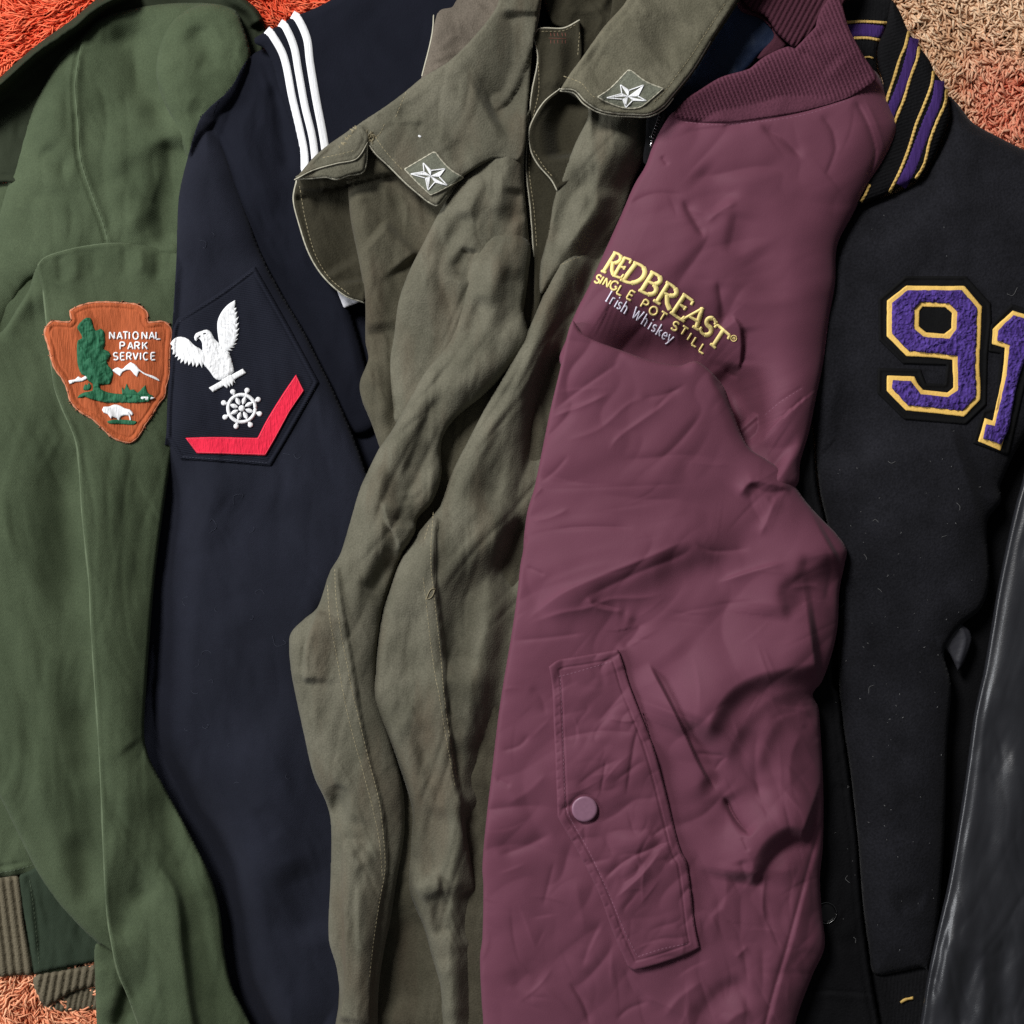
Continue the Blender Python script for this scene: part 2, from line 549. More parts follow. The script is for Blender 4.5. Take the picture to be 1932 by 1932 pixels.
def cloth(name, col, col2=None, rough=0.85, weave=1100.0, wb=0.25, rot=0.0, aniso=(1, 1, 1), wrinkle=0.0, wscale=60.0,
          mottle=0.15, mscale=14.0, sheen=0.0, spec=0.3, fuzz=0.0, wr_aniso=(1, 1, 1), wr_rot=0, twill=0.0, tw_rot=55, tw_scale=330.0,
          speck=0.10, sheen_tint=(1, 1, 1), wdist=0.35, stain=None):
    """woven cloth: thread-level bump, thread-to-thread colour change, wear mottle, fine wrinkles"""
    t = NT(name)
    col2 = col2 or tuple(c * (1 + mottle) for c in col)
    v = t.coords(rot, aniso)
    wv = t.noise(v, weave, 1.0)
    big = t.noise(t.coords(), mscale, 4.0, 0.6)
    mixc = t.new('ShaderNodeMix', data_type='RGBA')
    ramp = t.new('ShaderNodeMapRange'); ramp.inputs[1].default_value = 0.3; ramp.inputs[2].default_value = 0.7
    t.link(big, ramp.inputs[0])
    t.link(ramp.outputs[0], mixc.inputs[0])
    mixc.inputs[6].default_value = (*[c * (1 - mottle) for c in col], 1); mixc.inputs[7].default_value = (*col2, 1)
    base = mixc.outputs[2]
    if stain:                              # faded and browned streaks of old cotton
        sn = t.noise(t.coords(12, (1, 0.22, 1)), 34.0, 3.0, 0.55)
        sr = t.new('ShaderNodeMapRange'); sr.inputs[1].default_value = 0.5; sr.inputs[2].default_value = 0.72; sr.inputs[4].default_value = 0.6
        t.link(sn, sr.inputs[0])
        m2 = t.new('ShaderNodeMix', data_type='RGBA'); t.link(sr.outputs[0], m2.inputs[0]); t.link(base, m2.inputs[6]); m2.inputs[7].default_value = (*stain, 1)
        base = m2.outputs[2]
    hv = t.new('ShaderNodeHueSaturation')
    val = t.math('ADD', t.math('MULTIPLY', wv, speck * 4), 1 - speck * 2)
    t.link(val, hv.inputs['Value']); t.link(base, hv.inputs['Color'])
    t.link(hv.outputs[0], t.b.inputs['Base Color'])
    t.b.inputs['Roughness'].default_value = rough
    t.b.inputs['Specular IOR Level'].default_value = spec
    if sheen:
        t.b.inputs['Sheen Weight'].default_value = sheen; t.b.inputs['Sheen Roughness'].default_value = 0.45
        t.b.inputs['Sheen Tint'].default_value = (*sheen_tint, 1)
    bm = t.new('ShaderNodeBump'); bm.inputs['Strength'].default_value = wb; bm.inputs['Distance'].default_value = 0.0008
    hgt = wv
    if twill:
        w = t.new('ShaderNodeTexWave'); w.wave_type = 'BANDS'; w.bands_direction = 'X'
        w.inputs['Scale'].default_value = tw_scale; w.inputs['Distortion'].default_value = 0.6
        w.inputs['Detail'].default_value = 1.0
        t.link(t.coords(tw_rot), w.inputs['Vector'])
        hgt = t.math('ADD', wv, t.math('MULTIPLY', w.outputs['Fac'], twill))
    if fuzz:
        f2 = t.noise(t.coords(20, (1, 1, 1)), 260.0, 4.0, 0.65, 0.8)
        hgt = t.math('ADD', hgt, t.math('MULTIPLY', f2, fuzz))
    t.link(hgt, bm.inputs['Height'])
    last = bm
    if wrinkle:
        wn = t.noise(t.coords(wr_rot, wr_aniso), wscale, 3.0, 0.55, wdist)
        b2 = t.new('ShaderNodeBump'); b2.inputs['Strength'].default_value = wrinkle; b2.inputs['Distance'].default_value = 0.006
        t.link(wn, b2.inputs['Height']); t.link(b2.outputs[0], bm.inputs['Normal'])
    t.link(bm.outputs[0], t.b.inputs['Normal'])
    return t.m

def thread(name, col, rough=0.55, rot=45, sc=900.0, bump=0.5, spec=0.35, var=0.12):
    """satin-stitched embroidery thread"""
    t = NT(name)
    n = t.noise(t.coords(rot, (1, 0.16, 1)), sc, 2.0)
    hv = t.new('ShaderNodeHueSaturation'); hv.inputs['Color'].default_value = (*col, 1)
    t.link(t.math('ADD', t.math('MULTIPLY', n, var * 4), 1 - 2 * var), hv.inputs['Value'])
    t.link(hv.outputs[0], t.b.inputs['Base Color'])
    t.b.inputs['Roughness'].default_value = rough; t.b.inputs['Specular IOR Level'].default_value = spec
    bm = t.new('ShaderNodeBump'); bm.inputs['Strength'].default_value = bump; bm.inputs['Distance'].default_value = 0.0008
    t.link(n, bm.inputs['Height']); t.link(bm.outputs[0], t.b.inputs['Normal'])
    return t.m

def plain(name, col, rough=0.5, metal=0.0, spec=0.5, bump=0.0, bscale=400.0):
    t = NT(name)
    n = t.noise(t.coords(), bscale, 3.0)
    hv = t.new('ShaderNodeHueSaturation'); hv.inputs['Color'].default_value = (*col, 1)
    t.link(t.math('ADD', t.math('MULTIPLY', n, 0.3), 0.85), hv.inputs['Value'])
    t.link(hv.outputs[0], t.b.inputs['Base Color'])
    t.b.inputs['Roughness'].default_value = rough; t.b.inputs['Metallic'].default_value = metal
    t.b.inputs['Specular IOR Level'].default_value = spec
    if bump:
        bm = t.new('ShaderNodeBump'); bm.inputs['Strength'].default_value = bump; bm.inputs['Distance'].default_value = 0.001
        t.link(n, bm.inputs['Height']); t.link(bm.outputs[0], t.b.inputs['Normal'])
    return t.m

M = {}
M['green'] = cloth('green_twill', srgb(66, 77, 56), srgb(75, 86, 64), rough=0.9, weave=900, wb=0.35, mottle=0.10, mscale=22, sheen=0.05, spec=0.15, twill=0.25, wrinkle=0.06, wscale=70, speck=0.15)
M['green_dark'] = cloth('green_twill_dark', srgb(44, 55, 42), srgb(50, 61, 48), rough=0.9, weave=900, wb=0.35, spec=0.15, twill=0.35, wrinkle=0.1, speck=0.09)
M['green_shaded'] = cloth('green_shaded', srgb(44, 50, 37), rough=0.9, spec=0.15)  # jacket green darkened, paints the shade inside the collar
M['rib_green'] = cloth('rib_knit_olive', srgb(98, 91, 75), rough=0.95, weave=700, wb=0.8, spec=0.1, fuzz=0.6, speck=0.16)
M['navy'] = cloth('navy_wool', srgb(26, 28, 38), srgb(31, 33, 44), rough=0.9, weave=1000, wb=0.3, mottle=0.08, spec=0.14, twill=0.5, tw_rot=-35, wrinkle=0.08, wscale=50, speck=0.10, sheen=0.04)
M['navy_dark'] = cloth('navy_wool_plain', srgb(21, 23, 33), srgb(24, 26, 36), rough=0.92, weave=1000, wb=0.25, mottle=0.08, spec=0.12, wrinkle=0.06, speck=0.08)
M['navy_patch'] = cloth('navy_patch_twill', srgb(28, 30, 40), rough=0.9, weave=900, wb=0.4, mottle=0.10, spec=0.12, twill=1.0, tw_rot=82, tw_scale=230, speck=0.10)
M['white'] = thread('white_tape', srgb(236, 237, 240), rough=0.7, rot=70, sc=1200, bump=0.3, spec=0.2, var=0.03)
M['white_thread'] = thread('white_thread', srgb(240, 241, 243), rough=0.6, rot=30, sc=800, bump=0.6, spec=0.25, var=0.05)
M['red_thread'] = thread('red_felt', srgb(232, 44, 72), rough=0.85, rot=70, sc=900, bump=0.8, spec=0.15, var=0.12)
M['rust'] = thread('rust_embroidery', srgb(172, 88, 52), rough=0.8, rot=8, sc=700, bump=0.9, spec=0.15, var=0.15)
M['rust_edge'] = thread('rust_edge_thread', srgb(196, 128, 98), rough=0.8, rot=60, sc=700, bump=0.9, spec=0.15, var=0.12)
M['pine'] = thread('pine_green_thread', srgb(36, 98, 68), rough=0.7, rot=60, sc=700, bump=0.9, spec=0.25, var=0.18)

# ----------------------------------------------------------------------------
# floor and shag rug
# ----------------------------------------------------------------------------
def rug_colour_nodes(t, vec):
    """yarn colour zones of the rug: red-orange, salmon, tan"""
    sep = t.new('ShaderNodeSeparateXYZ'); t.link(vec, sep.inputs[0])
    n = t.noise(vec, 9.0, 2.0)
    x = t.math('ADD', sep.outputs[0], t.math('MULTIPLY', t.math('SUBTRACT', n, 0.5), 0.16))
    y = t.math('ADD', sep.outputs[1], t.math('MULTIPLY', t.math('SUBTRACT', n, 0.5), 0.14))
    return x, y

def rug_mat(name, bump=0.0):
    t = NT(name)
    pos = t.coords()
    x, y = rug_colour_nodes(t, pos)
    def mix(f, a, b):
        m = t.new('ShaderNodeMix', data_type='RGBA')
        t.link(f, m.inputs[0])
        for s_, v in ((6, a), (7, b)):
            if isinstance(v, tuple):
                m.inputs[s_].default_value = (*v, 1)
            else:
                t.link(v, m.inputs[s_])
        return m.outputs[2]
    def step(v, a, b):
        r = t.new('ShaderNodeMapRange'); r.inputs[1].default_value = a; r.inputs[2].default_value = b
        t.link(v, r.inputs[0]); return r.outputs[0]
    tan = step(x, 0.18, 0.24)
    # an orange bloom in the tan field at the right edge
    dx = t.math('SUBTRACT', x, 0.405); dy = t.math('SUBTRACT', y, 0.315)
    rr = t.math('SQRT', t.math('ADD', t.math('MULTIPLY', dx, dx), t.math('MULTIPLY', dy, dy)))
    bloom = t.math('SUBTRACT', 1.0, step(rr, 0.03, 0.075))
    low = t.math('SUBTRACT', 1.0, step(y, -0.20, -0.10))
    att = t.new('ShaderNodeAttribute'); att.attribute_name = 'shade'
    jit = att.outputs['Fac'] if not bump else t.noise(pos, 220.0, 2.0)
    red = mix(jit, srgb(226, 72, 40), srgb(252, 130, 92))
    sal = mix(jit, srgb(214, 122, 84), srgb(250, 186, 146))
    tn = mix(jit, srgb(212, 164, 126), srgb(246, 214, 180))
    blm = mix(jit, srgb(224, 116, 88), srgb(244, 178, 146))
    c = mix(low, red, sal)
    c = mix(tan, c, mix(bloom, tn, blm))
    t.link(c, t.b.inputs['Base Color'])
    t.b.inputs['Roughness'].default_value = 0.8
    t.b.inputs['Specular IOR Level'].default_value = 0.2
    n2 = t.noise(t.coords(), 900.0, 2.0)
    bm = t.new('ShaderNodeBump'); bm.inputs['Strength'].default_value = 0.5; bm.inputs['Distance'].default_value = 0.001
    t.link(n2, bm.inputs['Height']); t.link(bm.outputs[0], t.b.inputs['Normal'])
    return t.m

def flat_sheet(name, hx, hy, z, mat, parent=None):
    v = np.array([[-hx, -hy, z], [hx, -hy, z], [hx, hy, z], [-hx, hy, z]], float)
    return link_mesh(name, v, [np.array([[0, 1, 2, 3]])], mat, parent, False)
fl = flat_sheet('floor', 3, 3, -40 * K, plain('floor_boards', srgb(120, 95, 70), 0.6))
fl['kind'] = 'structure'

rug = thing('shag_rug', 'shaggy orange, red and tan pile rug lying under all the clothes', 'rug', 966, 966)
RM = rug_mat('rug_yarn'); RB = rug_mat('rug_backing', 1.0)
flat_sheet('backing', 0.62, 0.62, -19 * K, RB, rug)

def make_pile(covers):
    zones = [([(-260, -260), (2250, -260), (2250, -66), (-260, -66)], 9.0, 36, 2.7, 0.8, 160),
        # polygon, spacing, length, radius, curl
        ([(-70, -70), (760, -70), (760, 60), (660, 130), (420, 130), (60, 480), (-70, 480)], 4.0, 38, 1.35, 0.5, 205),
        ([(1560, -70), (2010, -70), (2010, 420), (1880, 330), (1700, 220), (1600, 120)], 4.6, 25, 2.0, 1.3, 100),
        ([(-70, 1760), (215, 1760), (215, 2010), (-70, 2010)], 4.4, 32, 1.7, 0.9, 60)]
    Vs = []; Fs = []; Sh = []; n = 0
    for poly, sp, ln, rad, curl, ang in zones:
        lp = np.array(poly, float)
        lo = lp.min(0); hi = lp.max(0)
        gx, gy = np.meshgrid(np.arange(lo[0], hi[0], sp), np.arange(lo[1], hi[1], sp))
        x = gx.ravel() + rng.normal(0, sp * 0.4, gx.size); y = gy.ravel() + rng.normal(0, sp * 0.4, gx.size)
        m = poly_sdf(x, y, [lp]) > 0
        for c_ in covers:
            m &= c_.qsdf(x, y) < 16
        x = x[m]; y = y[m]; N = len(x)
        flow = math.radians(ang) + 3.4 * fbm(x / 95, y / 95, 11, 2) + rng.normal(0, 0.3, N)
        clump = fbm(x / 30, y / 30, 5, 2)
        L_ = ln * rng.uniform(0.7, 1.35, N)
        lift = rng.uniform(0.1, 1.0, N) * 17 + clump * 13
        k = 7; tt = np.linspace(0, 1, k)
        bend = rng.normal(0, curl, N)
        px = x.copy(); py = y.copy(); C = np.zeros((N, k, 3))
        for i, t_ in enumerate(tt):
            C[:, i, 0] = px; C[:, i, 1] = py
            up = np.sin(min(1.0, t_ * 1.5) * np.pi / 2)
            C[:, i, 2] = -18 + (12 + lift) * up - 7 * np.maximum(0, t_ - 0.55) / 0.45
            a = flow + bend * t_ + 0.35 * np.sin(t_ * 6 + x)
            s_ = L_ / (k - 1) * (0.35 if t_ < 0.3 else 1.2)
            px = px + np.cos(a) * s_; py = py + np.sin(a) * s_
        tg = np.gradient(C, axis=1); tg /= np.linalg.norm(tg, axis=2, keepdims=True) + 1e-9
        up = np.array([0, 0, 1.0]); sd = np.cross(tg, up); sd /= np.linalg.norm(sd, axis=2, keepdims=True) + 1e-9
        nn = np.cross(sd, tg)
        rr = rad * rng.uniform(0.7, 1.25, N)[:, None] * (np.array([0.8, 1.0, 1.1, 1.1, 1.0, 0.8, 0.35])[None, :])
        ring = []
        tw = rng.uniform(0, 6, N)[:, None, None]
        for j in range(5):
            a = j * 2 * np.pi / 5 + tw
            ring.append(C + sd * np.cos(a) * rr[:, :, None] + nn * np.sin(a) * rr[:, :, None])
        G_ = np.stack(ring, 2)   # N,k,5,3
        ids = n + np.arange(N * k * 5).reshape(N, k, 5)
        nx = np.roll(ids, -1, axis=2)
        f = np.stack([ids[:, :-1], nx[:, :-1], nx[:, 1:], ids[:, 1:]], -1).reshape(-1, 4)
        Vs.append(to_world(G_[..., 0].ravel(), G_[..., 1].ravel(), G_[..., 2].ravel())); Fs.append(f); n += N * k * 5
        sh = np.clip(0.5 + rng.normal(0, 0.22, N) + clump * 0.5, 0, 1)
        Sh.append(np.repeat(sh, k * 5))
    o = link_mesh('pile', np.concatenate(Vs), [np.concatenate(Fs)], RM, rug)
    at = o.data.attributes.new('shade', 'FLOAT', 'POINT')
    at.data.foreach_set('value', np.concatenate(Sh).astype(np.float32))
    o['kind'] = 'stuff'

# ----------------------------------------------------------------------------
# green ranger jacket
# ----------------------------------------------------------------------------
gj = thing('ranger_jacket', 'green twill jacket with rust arrowhead patch on its sleeve, farthest left', 'jacket', 130, 1000)

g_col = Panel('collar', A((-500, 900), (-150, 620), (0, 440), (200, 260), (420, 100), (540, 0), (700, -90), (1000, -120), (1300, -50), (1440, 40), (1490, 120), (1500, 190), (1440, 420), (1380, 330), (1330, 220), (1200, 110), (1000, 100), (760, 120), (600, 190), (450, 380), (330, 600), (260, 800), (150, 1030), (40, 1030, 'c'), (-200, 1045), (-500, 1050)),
      22, M['green_shaded'], gj, roll=(8, 4), rims=((5, 5, 4), (13, 2, -3)), skirt=30,
      feats=[R(A((-300, 720), (0, 480), (210, 295), (430, 140), (550, 40), (720, -50)), 62, 13, 11, te=0),
             R(A((1250, -60), (1410, 60), (1460, 150)), 26, 12, 12, te=0.1),
             Wave(5, 60, 40, 40, 2)])
FOLD_WIDE = 1.1
# back half of the body, seen left of the sleeve and as hem at the bottom
g_body = Panel('body', A((-500, 1040), (40, 1030), (300, 900), (620, 900), (640, 3000)) + I((560, 900), (600, 1420), (540, 1560), (190, 1650), (190, 1110), (0, 1108), (-500, 1130)),
               14, M['green'], gj, roll=(20, 8), feats=[Bump(O((190, 1250)), -40, 90, 420), Wave(6, 130, 50, 80, 3),
               R(I((-300, 1075), (0, 1045), (190, 1005)), -3, 3), R(I((-300, 1100), (0, 1072), (200, 1025)), 3, 6, 3)], skirt=20)
# waistband: rib knit, end panel, inside rib
def rib_wave(a, period, ang, r0=0):
    class RW:
        def add(s, x, y, z):
            u = x * math.cos(math.radians(ang)) + y * math.sin(math.radians(ang))
            z += a * (np.abs(np.cos(np.pi * u / period + 0.4 * vnoise(x / 40, y / 40, 4))) ** 0.7 - 0.5)
    return RW()
wb1 = Panel('waistband', I((-500, 1120), (0, 1106), (112, 1106), (140, 1350), (188, 1645), (100, 1655), (0, 1668), (-500, 1690)),
            22, M['rib_green'], gj, roll=(12, 10), feats=[rib_wave(6.5, 15.5, -7)], cell=2.2, skirt=14)
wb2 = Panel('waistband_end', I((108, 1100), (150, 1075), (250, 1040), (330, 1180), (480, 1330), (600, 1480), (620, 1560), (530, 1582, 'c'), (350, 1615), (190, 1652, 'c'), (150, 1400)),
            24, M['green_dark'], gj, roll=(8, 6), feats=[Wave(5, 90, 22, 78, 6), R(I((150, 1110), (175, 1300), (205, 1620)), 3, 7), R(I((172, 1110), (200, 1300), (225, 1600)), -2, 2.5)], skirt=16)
cuff1 = Panel('cuff', I((190, 1665), (350, 1628), (540, 1595), (640, 1600), (640, 1720), (530, 1725), (450, 1740), (385, 1765), (330, 1800), (270, 1830), (225, 1800)),
      20, M['rib_green'], gj, roll=(10, 12), feats=[rib_wave(6.0, 14.0, 10)], cell=2.2, skirt=22)
cuff2 = Panel('cuff_inside', I((235, 1810), (300, 1790), (400, 1745), (540, 1690), (680, 1690), (680, 1840), (540, 1852), (420, 1862), (310, 1866), (255, 1850)),
      8, M['rib_green'], gj, roll=(9, 10), feats=[rib_wave(4.5, 10.0, 12)], cell=2.4, skirt=10)
# front of the body: from the armhole down to the hem, its right half runs under the sleeve
g_front = Panel('front', A((210, 1495), (300, 1400), (700, 1380), (990, 1500)) + E((800, 1932)) + I((700, 700), (660, 1560), (632, 1552, 'c'), (560, 1482), (480, 1410), (330, 1250), (210, 1070), (100, 850), (0, 650), (-200, 330), (-500, 0)) + E((-500, 560), (0, 270), (95, 135), (165, 20)),
                36, M['green'], gj, roll=[(26, 10), (5, 4)], skirt=14,
                feats=[R(E((240, 30), (300, 560), (340, 680), (420, 870), (440, 1000), (460, 1300), (500, 1700), (510, 1932)) + I((550, 300), (566, 600), (582, 1000), (600, 1300)), -15, 90, 60, te=0.05, te2=0.1),Wave(6, 240, 60, 84, 7), Facets(0.14, 260, 70, 84, 7), R(E((330, 700), (400, 1100), (430, 1932)) + I((470, 500)), -8, 50, 36, te=0.2), R(E((120, 330), (110, 900), (60, 1400), (30, 1900)), 9, 60, 80, te=0.3),
                       R(E((330, 900), (360, 1300), (400, 1932)), -10, 40, 30, te=0.3),
                       R(I((150, 300), (280, 750), (370, 1100), (440, 1330)), 9, 25, 40, te=0.3),
                       R(I((440, 820), (470, 1050), (530, 1300)), -9, 24, 22, te=0.3),
                       R(I((480, 80), (500, 300), (510, 600)), -9, 34, 26, te=0.3),
                       R(E((15, 290), (100, 150), (172, 40)), 5, 14, 10, te=0.2)])
# shoulder yoke above the sleeve
g_sh = Panel('shoulder', A((-60, 1400), (0, 1170), (50, 1010), (110, 830), (180, 620), (260, 460), (335, 330), (470, 200), (560, 110), (720, 55), (950, 20), (1200, 20), (1330, 60), (1370, 140), (1400, 330), (1350, 700), (1150, 1100), (1040, 1480), (800, 1470), (210, 1560), (0, 1900), (-150, 2200), (-500, 2300), (-300, 1800)),
             lambda x, y: 30 + 26 * smooth01((x - 10) / 120.0) - 6 * smooth01((y - 350) / 150), M['green'], gj, roll=[(46, 24), (10, 5)], skirt=26,
             feats=[R(A((470, 205), (445, 330), (425, 480), (440, 700), (455, 900), (520, 1100), (580, 1260), (612, 1370)), 5, 2.4, 9, te=0),
                    R(A((455, 205), (430, 330), (410, 480), (425, 700), (440, 900), (505, 1100), (566, 1260), (598, 1370)), -4.0, 3.0, te=0),
                    R(A((560, 130), (640, 320), (700, 560), (760, 680)), -12, 50, 40, te=0.25),
                    R(A((640, 80), (740, 260), (800, 450), (900, 640), (990, 760)), -26, 30, 60, te=0.25),
                    R(A((330, 480), (290, 800), (230, 1100)), 10, 28, 40, te=0.3),
                    R(A((220, 820), (330, 930), (420, 960)), -9, 22, te=0.3),
                    R(A((990, 700), (880, 780), (700, 880), (560, 960)), 9, 40, 26, te=0.3),
                    R(A((1000, 760), (960, 1000), (930, 1250), (960, 1420)), -16, 26, 60, te=0.15),
                    R(A((640, 1000), (720, 1200), (800, 1330)), 7, 40, te=0.3),
                    Wave(4, 120, 50, 60, 9), Facets(0.14, 170, 60, 70, 5)])
g_lobe = Panel('back_fold', A((880, 395), (905, 250), (960, 130), (1060, 50), (1200, 20), (1330, 60), (1370, 140), (1415, 330), (1330, 560), (1220, 700), (1130, 800), (1075, 905), (1020, 800), (975, 680), (920, 560), (893, 480)),
               72, M['green'], gj, roll=[(34, 22), (6, 5)], skirt=20, feats=[R(A((1000, 250), (1060, 480), (1100, 650)), 8, 40), R(A((1090, 130), (1170, 300), (1200, 420)), -8, 22, 20), Wave(5, 70, 50, 70, 14)])
# sleeve: from the armhole seam, long front crease, bottom running off
g_sl = Panel('sleeve', A((208, 1500), (245, 1455), (300, 1430), (450, 1392), (620, 1370), (800, 1375), (1000, 1420), (1100, 1500)) + E((1050, 250), (1010, 700), (940, 1150), (880, 1600), (850, 1932)) +
             I((828, 0), (815, 300), (840, 420), (900, 540), (1010, 740), (1110, 930), (1190, 1100), (1240, 1280), (1270, 1540), (1310, 1720), (1370, 1840), (1430, 1960), (1600, 2250), (900, 2250), (830, 2060), (775, 1932), (720, 1780), (662, 1640), (630, 1500), (600, 1300), (582, 1000), (566, 600), (550, 300), (535, 0)) +
             E((510, 1932), (500, 1700), (460, 1300), (440, 1000), (420, 870), (340, 680), (300, 560), (240, 30)),
             62, M['green'], gj, roll=[(60, lambda x, y: 22 * smooth01((x - 205) / 60.0)), (8, 6)], skirt=18,
             rims=((3, 4, 2.0),),
             feats=[R(E((240, 30), (300, 560), (340, 680), (420, 870), (440, 1000), (460, 1300), (500, 1700), (510, 1932)) + I((550, 300), (566, 600), (582, 1000), (600, 1300), (632, 1500), (662, 1640), (720, 1780), (775, 1932)), 19, 9, 95, te=0.05, te2=0),R(A((330, 1440), (345, 1520), (340, 1600)), -4, 9, te=0.2), R(A((420, 1410), (430, 1500), (425, 1600)), 4, 12, te=0.3), R(A((520, 1390), (530, 1480), (540, 1570)), -4, 10, te=0.3),
                    R(A((700, 1380), (710, 1480), (700, 1580)), -4.5, 10, te=0.3), R(A((790, 1385), (800, 1470), (790, 1560)), 4, 9, te=0.3), R(A((880, 1400), (890, 1480), (880, 1600)), -5, 11, te=0.3),
                    R(E((520, 900), (530, 1400), (560, 1932)) + I((660, 300), (680, 700)), 6, 40, te=0.3),
                    R(E((820, 850), (800, 1300), (770, 1900)), -9, 34, 60, te=0.3),
                    R(I((850, 960), (905, 1060), (960, 1140), (1000, 1260), (1020, 1500), (1080, 1932), (1160, 2240)), 16, 50, 10, te=0.22, te2=0.05),
                    R(I((700, 1500), (690, 1380), (730, 1250), (820, 1185), (930, 1160)), -14, 26, 40, te=0.3),
                    R(I((900, 1700), (800, 1720), (720, 1800)), -8, 40, 30, te=0.3),
                    R(I((880, 560), (930, 760), (1000, 950), (1100, 1200)), -14, 34, 22, te=0.3),
                    R(I((1110, 1180), (1120, 1500), (1220, 1800), (1330, 2000)), -10, 26, 26, te=0.3),
                    R(I((720, 350), (780, 420), (830, 430)), -5, 24, te=0.3),
                    Wave(4, 220, 50, 84, 12), Facets(0.14, 240, 50, 84, 6)])
g_low = Panel('sleeve_end', I((540, 1478), (600, 1500), (680, 1560), (900, 1932), (900, 2200), (545, 2200), (545, 1932), (538, 1700)),
              40, M['green'], gj, roll=[(14, 8)], skirt=26, feats=[R(I((740, 1720), (715, 1800), (690, 1880), (670, 1960)), -18, 14, 26, te=0.1), R(I((560, 1560), (600, 1700), (640, 1900)), 6, 30), Wave(4, 60, 30, 60, 15)])
GT = thread('green_thread', srgb(86, 98, 78))
seam(I((-100, 1092), (0, 1078), (100, 1060), (195, 1032)), g_body, GT, gj, width=1.6)
seam(I((168, 1120), (195, 1320), (222, 1610)), wb2, GT, gj, width=1.5)
gw = Strips()
gw.add(A((470, 210), (444, 330), (424, 480), (440, 700), (455, 900), (519, 1100), (579, 1260), (610, 1366)), 1.7, g_sh, 0.3, 0.6)
gw.add(A((214, 1500), (248, 1459), (302, 1434), (450, 1396), (620, 1374), (800, 1379), (1000, 1424)), 2.0, g_sl, 0.2, 0.6)
gw.add(E((243, 30), (303, 560), (343, 680), (423, 870), (443, 1000), (463, 1300), (503, 1700), (513, 1932)) + I((553, 300), (569, 600), (585, 1000), (603, 1300), (633, 1500), (665, 1640), (723, 1780), (778, 1932)), lambda u: 2.2 + 0.8 * np.sin(u * 90) + 0.6 * np.sin(u * 37), g_sl, -0.1, 0.5)
gw.build('worn_edge', thread('faded_green_edge', srgb(88, 100, 76), rough=0.9, var=0.2), gj)

FOLD_WIDE = 1.4
# arrowhead patch
pat_out = P((430, 225, 'c'), (520, 170), (700, 115), (900, 100), (1100, 110), (1320, 130), (1420, 180), (1485, 255), (1480, 340, 'c'), (1500, 378, 'c'), (1600, 370), (1700, 365), (1770, 410), (1812, 490), (1795, 700), (1785, 900), (1780, 1100), (1740, 1250), (1720, 1380), (1640, 1480), (1545, 1640), (1440, 1790), (1400, 1870), (1330, 1960), (1249, 2008), (1120, 1985), (1000, 1930), (860, 1800), (740, 1690), (560, 1580), (440, 1440), (390, 1270), (320, 1130), (230, 1010), (180, 880), (160, 780), (120, 640), (88, 530), (110, 440), (200, 360), (300, 368), (425, 372, 'c'), (455, 340, 'c'))
patch = Panel('arrowhead_patch', pat_out, lambda x, y: g_sl.z(x, y) + 4.0, M['rust'], gj, roll=(4, 2.5), rims=((10.5, 1.6, -1.6), (4, 3, 0.8)), cell=1.6, skirt=5, inset=0.5, wobble=1.6)
def emb(name, pts, mat, off=1.4, dome=1.6, cell=1.2, parent=None, base=None, feats=(), roll=4, wob=0.0):
    base = base or patch
    return Panel(name, pts, lambda x, y: base.z(x, y) + off + dome, mat, parent or patch.obj, roll=(roll, dome), cell=cell, skirt=2.5, inset=0.3, feats=feats, wobble=wob)
eb = Strips()
lp = np.array(spline(pat_out, True, 5.0)); lp = np.vstack([lp, lp[:1]])
eb.add([tuple(a) for a in lp], lambda u: 3.0 + 0.9 * np.sin(u * 300), patch, off=0.7, dome=0.9, raw=True, step=2.0)
eb.build('edging', M['rust_edge'], patch.obj)
fr = Strips()
for k in range(70):
    i_ = random.randrange(len(lp) - 1); a = random.uniform(0, 6.3); l_ = random.uniform(2, 6)
    fr.add([tuple(lp[i_]), (lp[i_][0] + math.cos(a) * l_ * 0.6, lp[i_][1] + math.sin(a) * l_ * 0.6), (lp[i_][0] + math.cos(a + 0.6) * l_, lp[i_][1] + math.sin(a + 0.6) * l_)], 0.9, g_sl, 5.0, 0.8, step=1.5, m=3)
fr.build('fray', M['rust_edge'], patch.obj)
tree = emb('tree_motif', P((530, 450), (560, 390), (650, 315), (715, 320), (740, 400), (780, 490), (850, 460), (890, 490), (905, 590), (900, 690), (890, 740), (960, 770), (985, 820), (930, 900), (940, 950), (1000, 1010), (1020, 1080), (970, 1210), (880, 1225), (835, 1215), (850, 1280), (1000, 1335), (1300, 1355), (1560, 1368), (1500, 1450), (1050, 1465), (900, 1460), (700, 1410), (640, 1388), (530, 1402), (560, 1360), (640, 1320), (740, 1300), (735, 1205), (680, 1170), (655, 1110), (590, 1080), (540, 960), (530, 860), (525, 760), (540, 620), (600, 590), (560, 500)), M['pine'], dome=2.2,
           feats=[Wave(3.2, 11, 9, 30, 21, 2)], roll=5)
for pts in (P((610, 1290), (640, 1210), (665, 1230), (690, 1190), (720, 1230), (700, 1290), (650, 1300)),
            P((1140, 1350, 'c'), (1135, 1240, 'c'), (1168, 1290), (1200, 1195, 'c'), (1245, 1290), (1300, 1285), (1350, 1330), (1400, 1280), (1455, 1225, 'c'), (1490, 1330), (1555, 1372, 'c'), (1300, 1365))):
    emb('shrub_motif', pts, M['pine'], dome=1.6, off=0.9)
emb('grass_motif', P((930, 1722), (1000, 1700), (1100, 1692), (1340, 1720), (1300, 1762), (1100, 1752), (960, 1748)), M['pine'], dome=1.0)
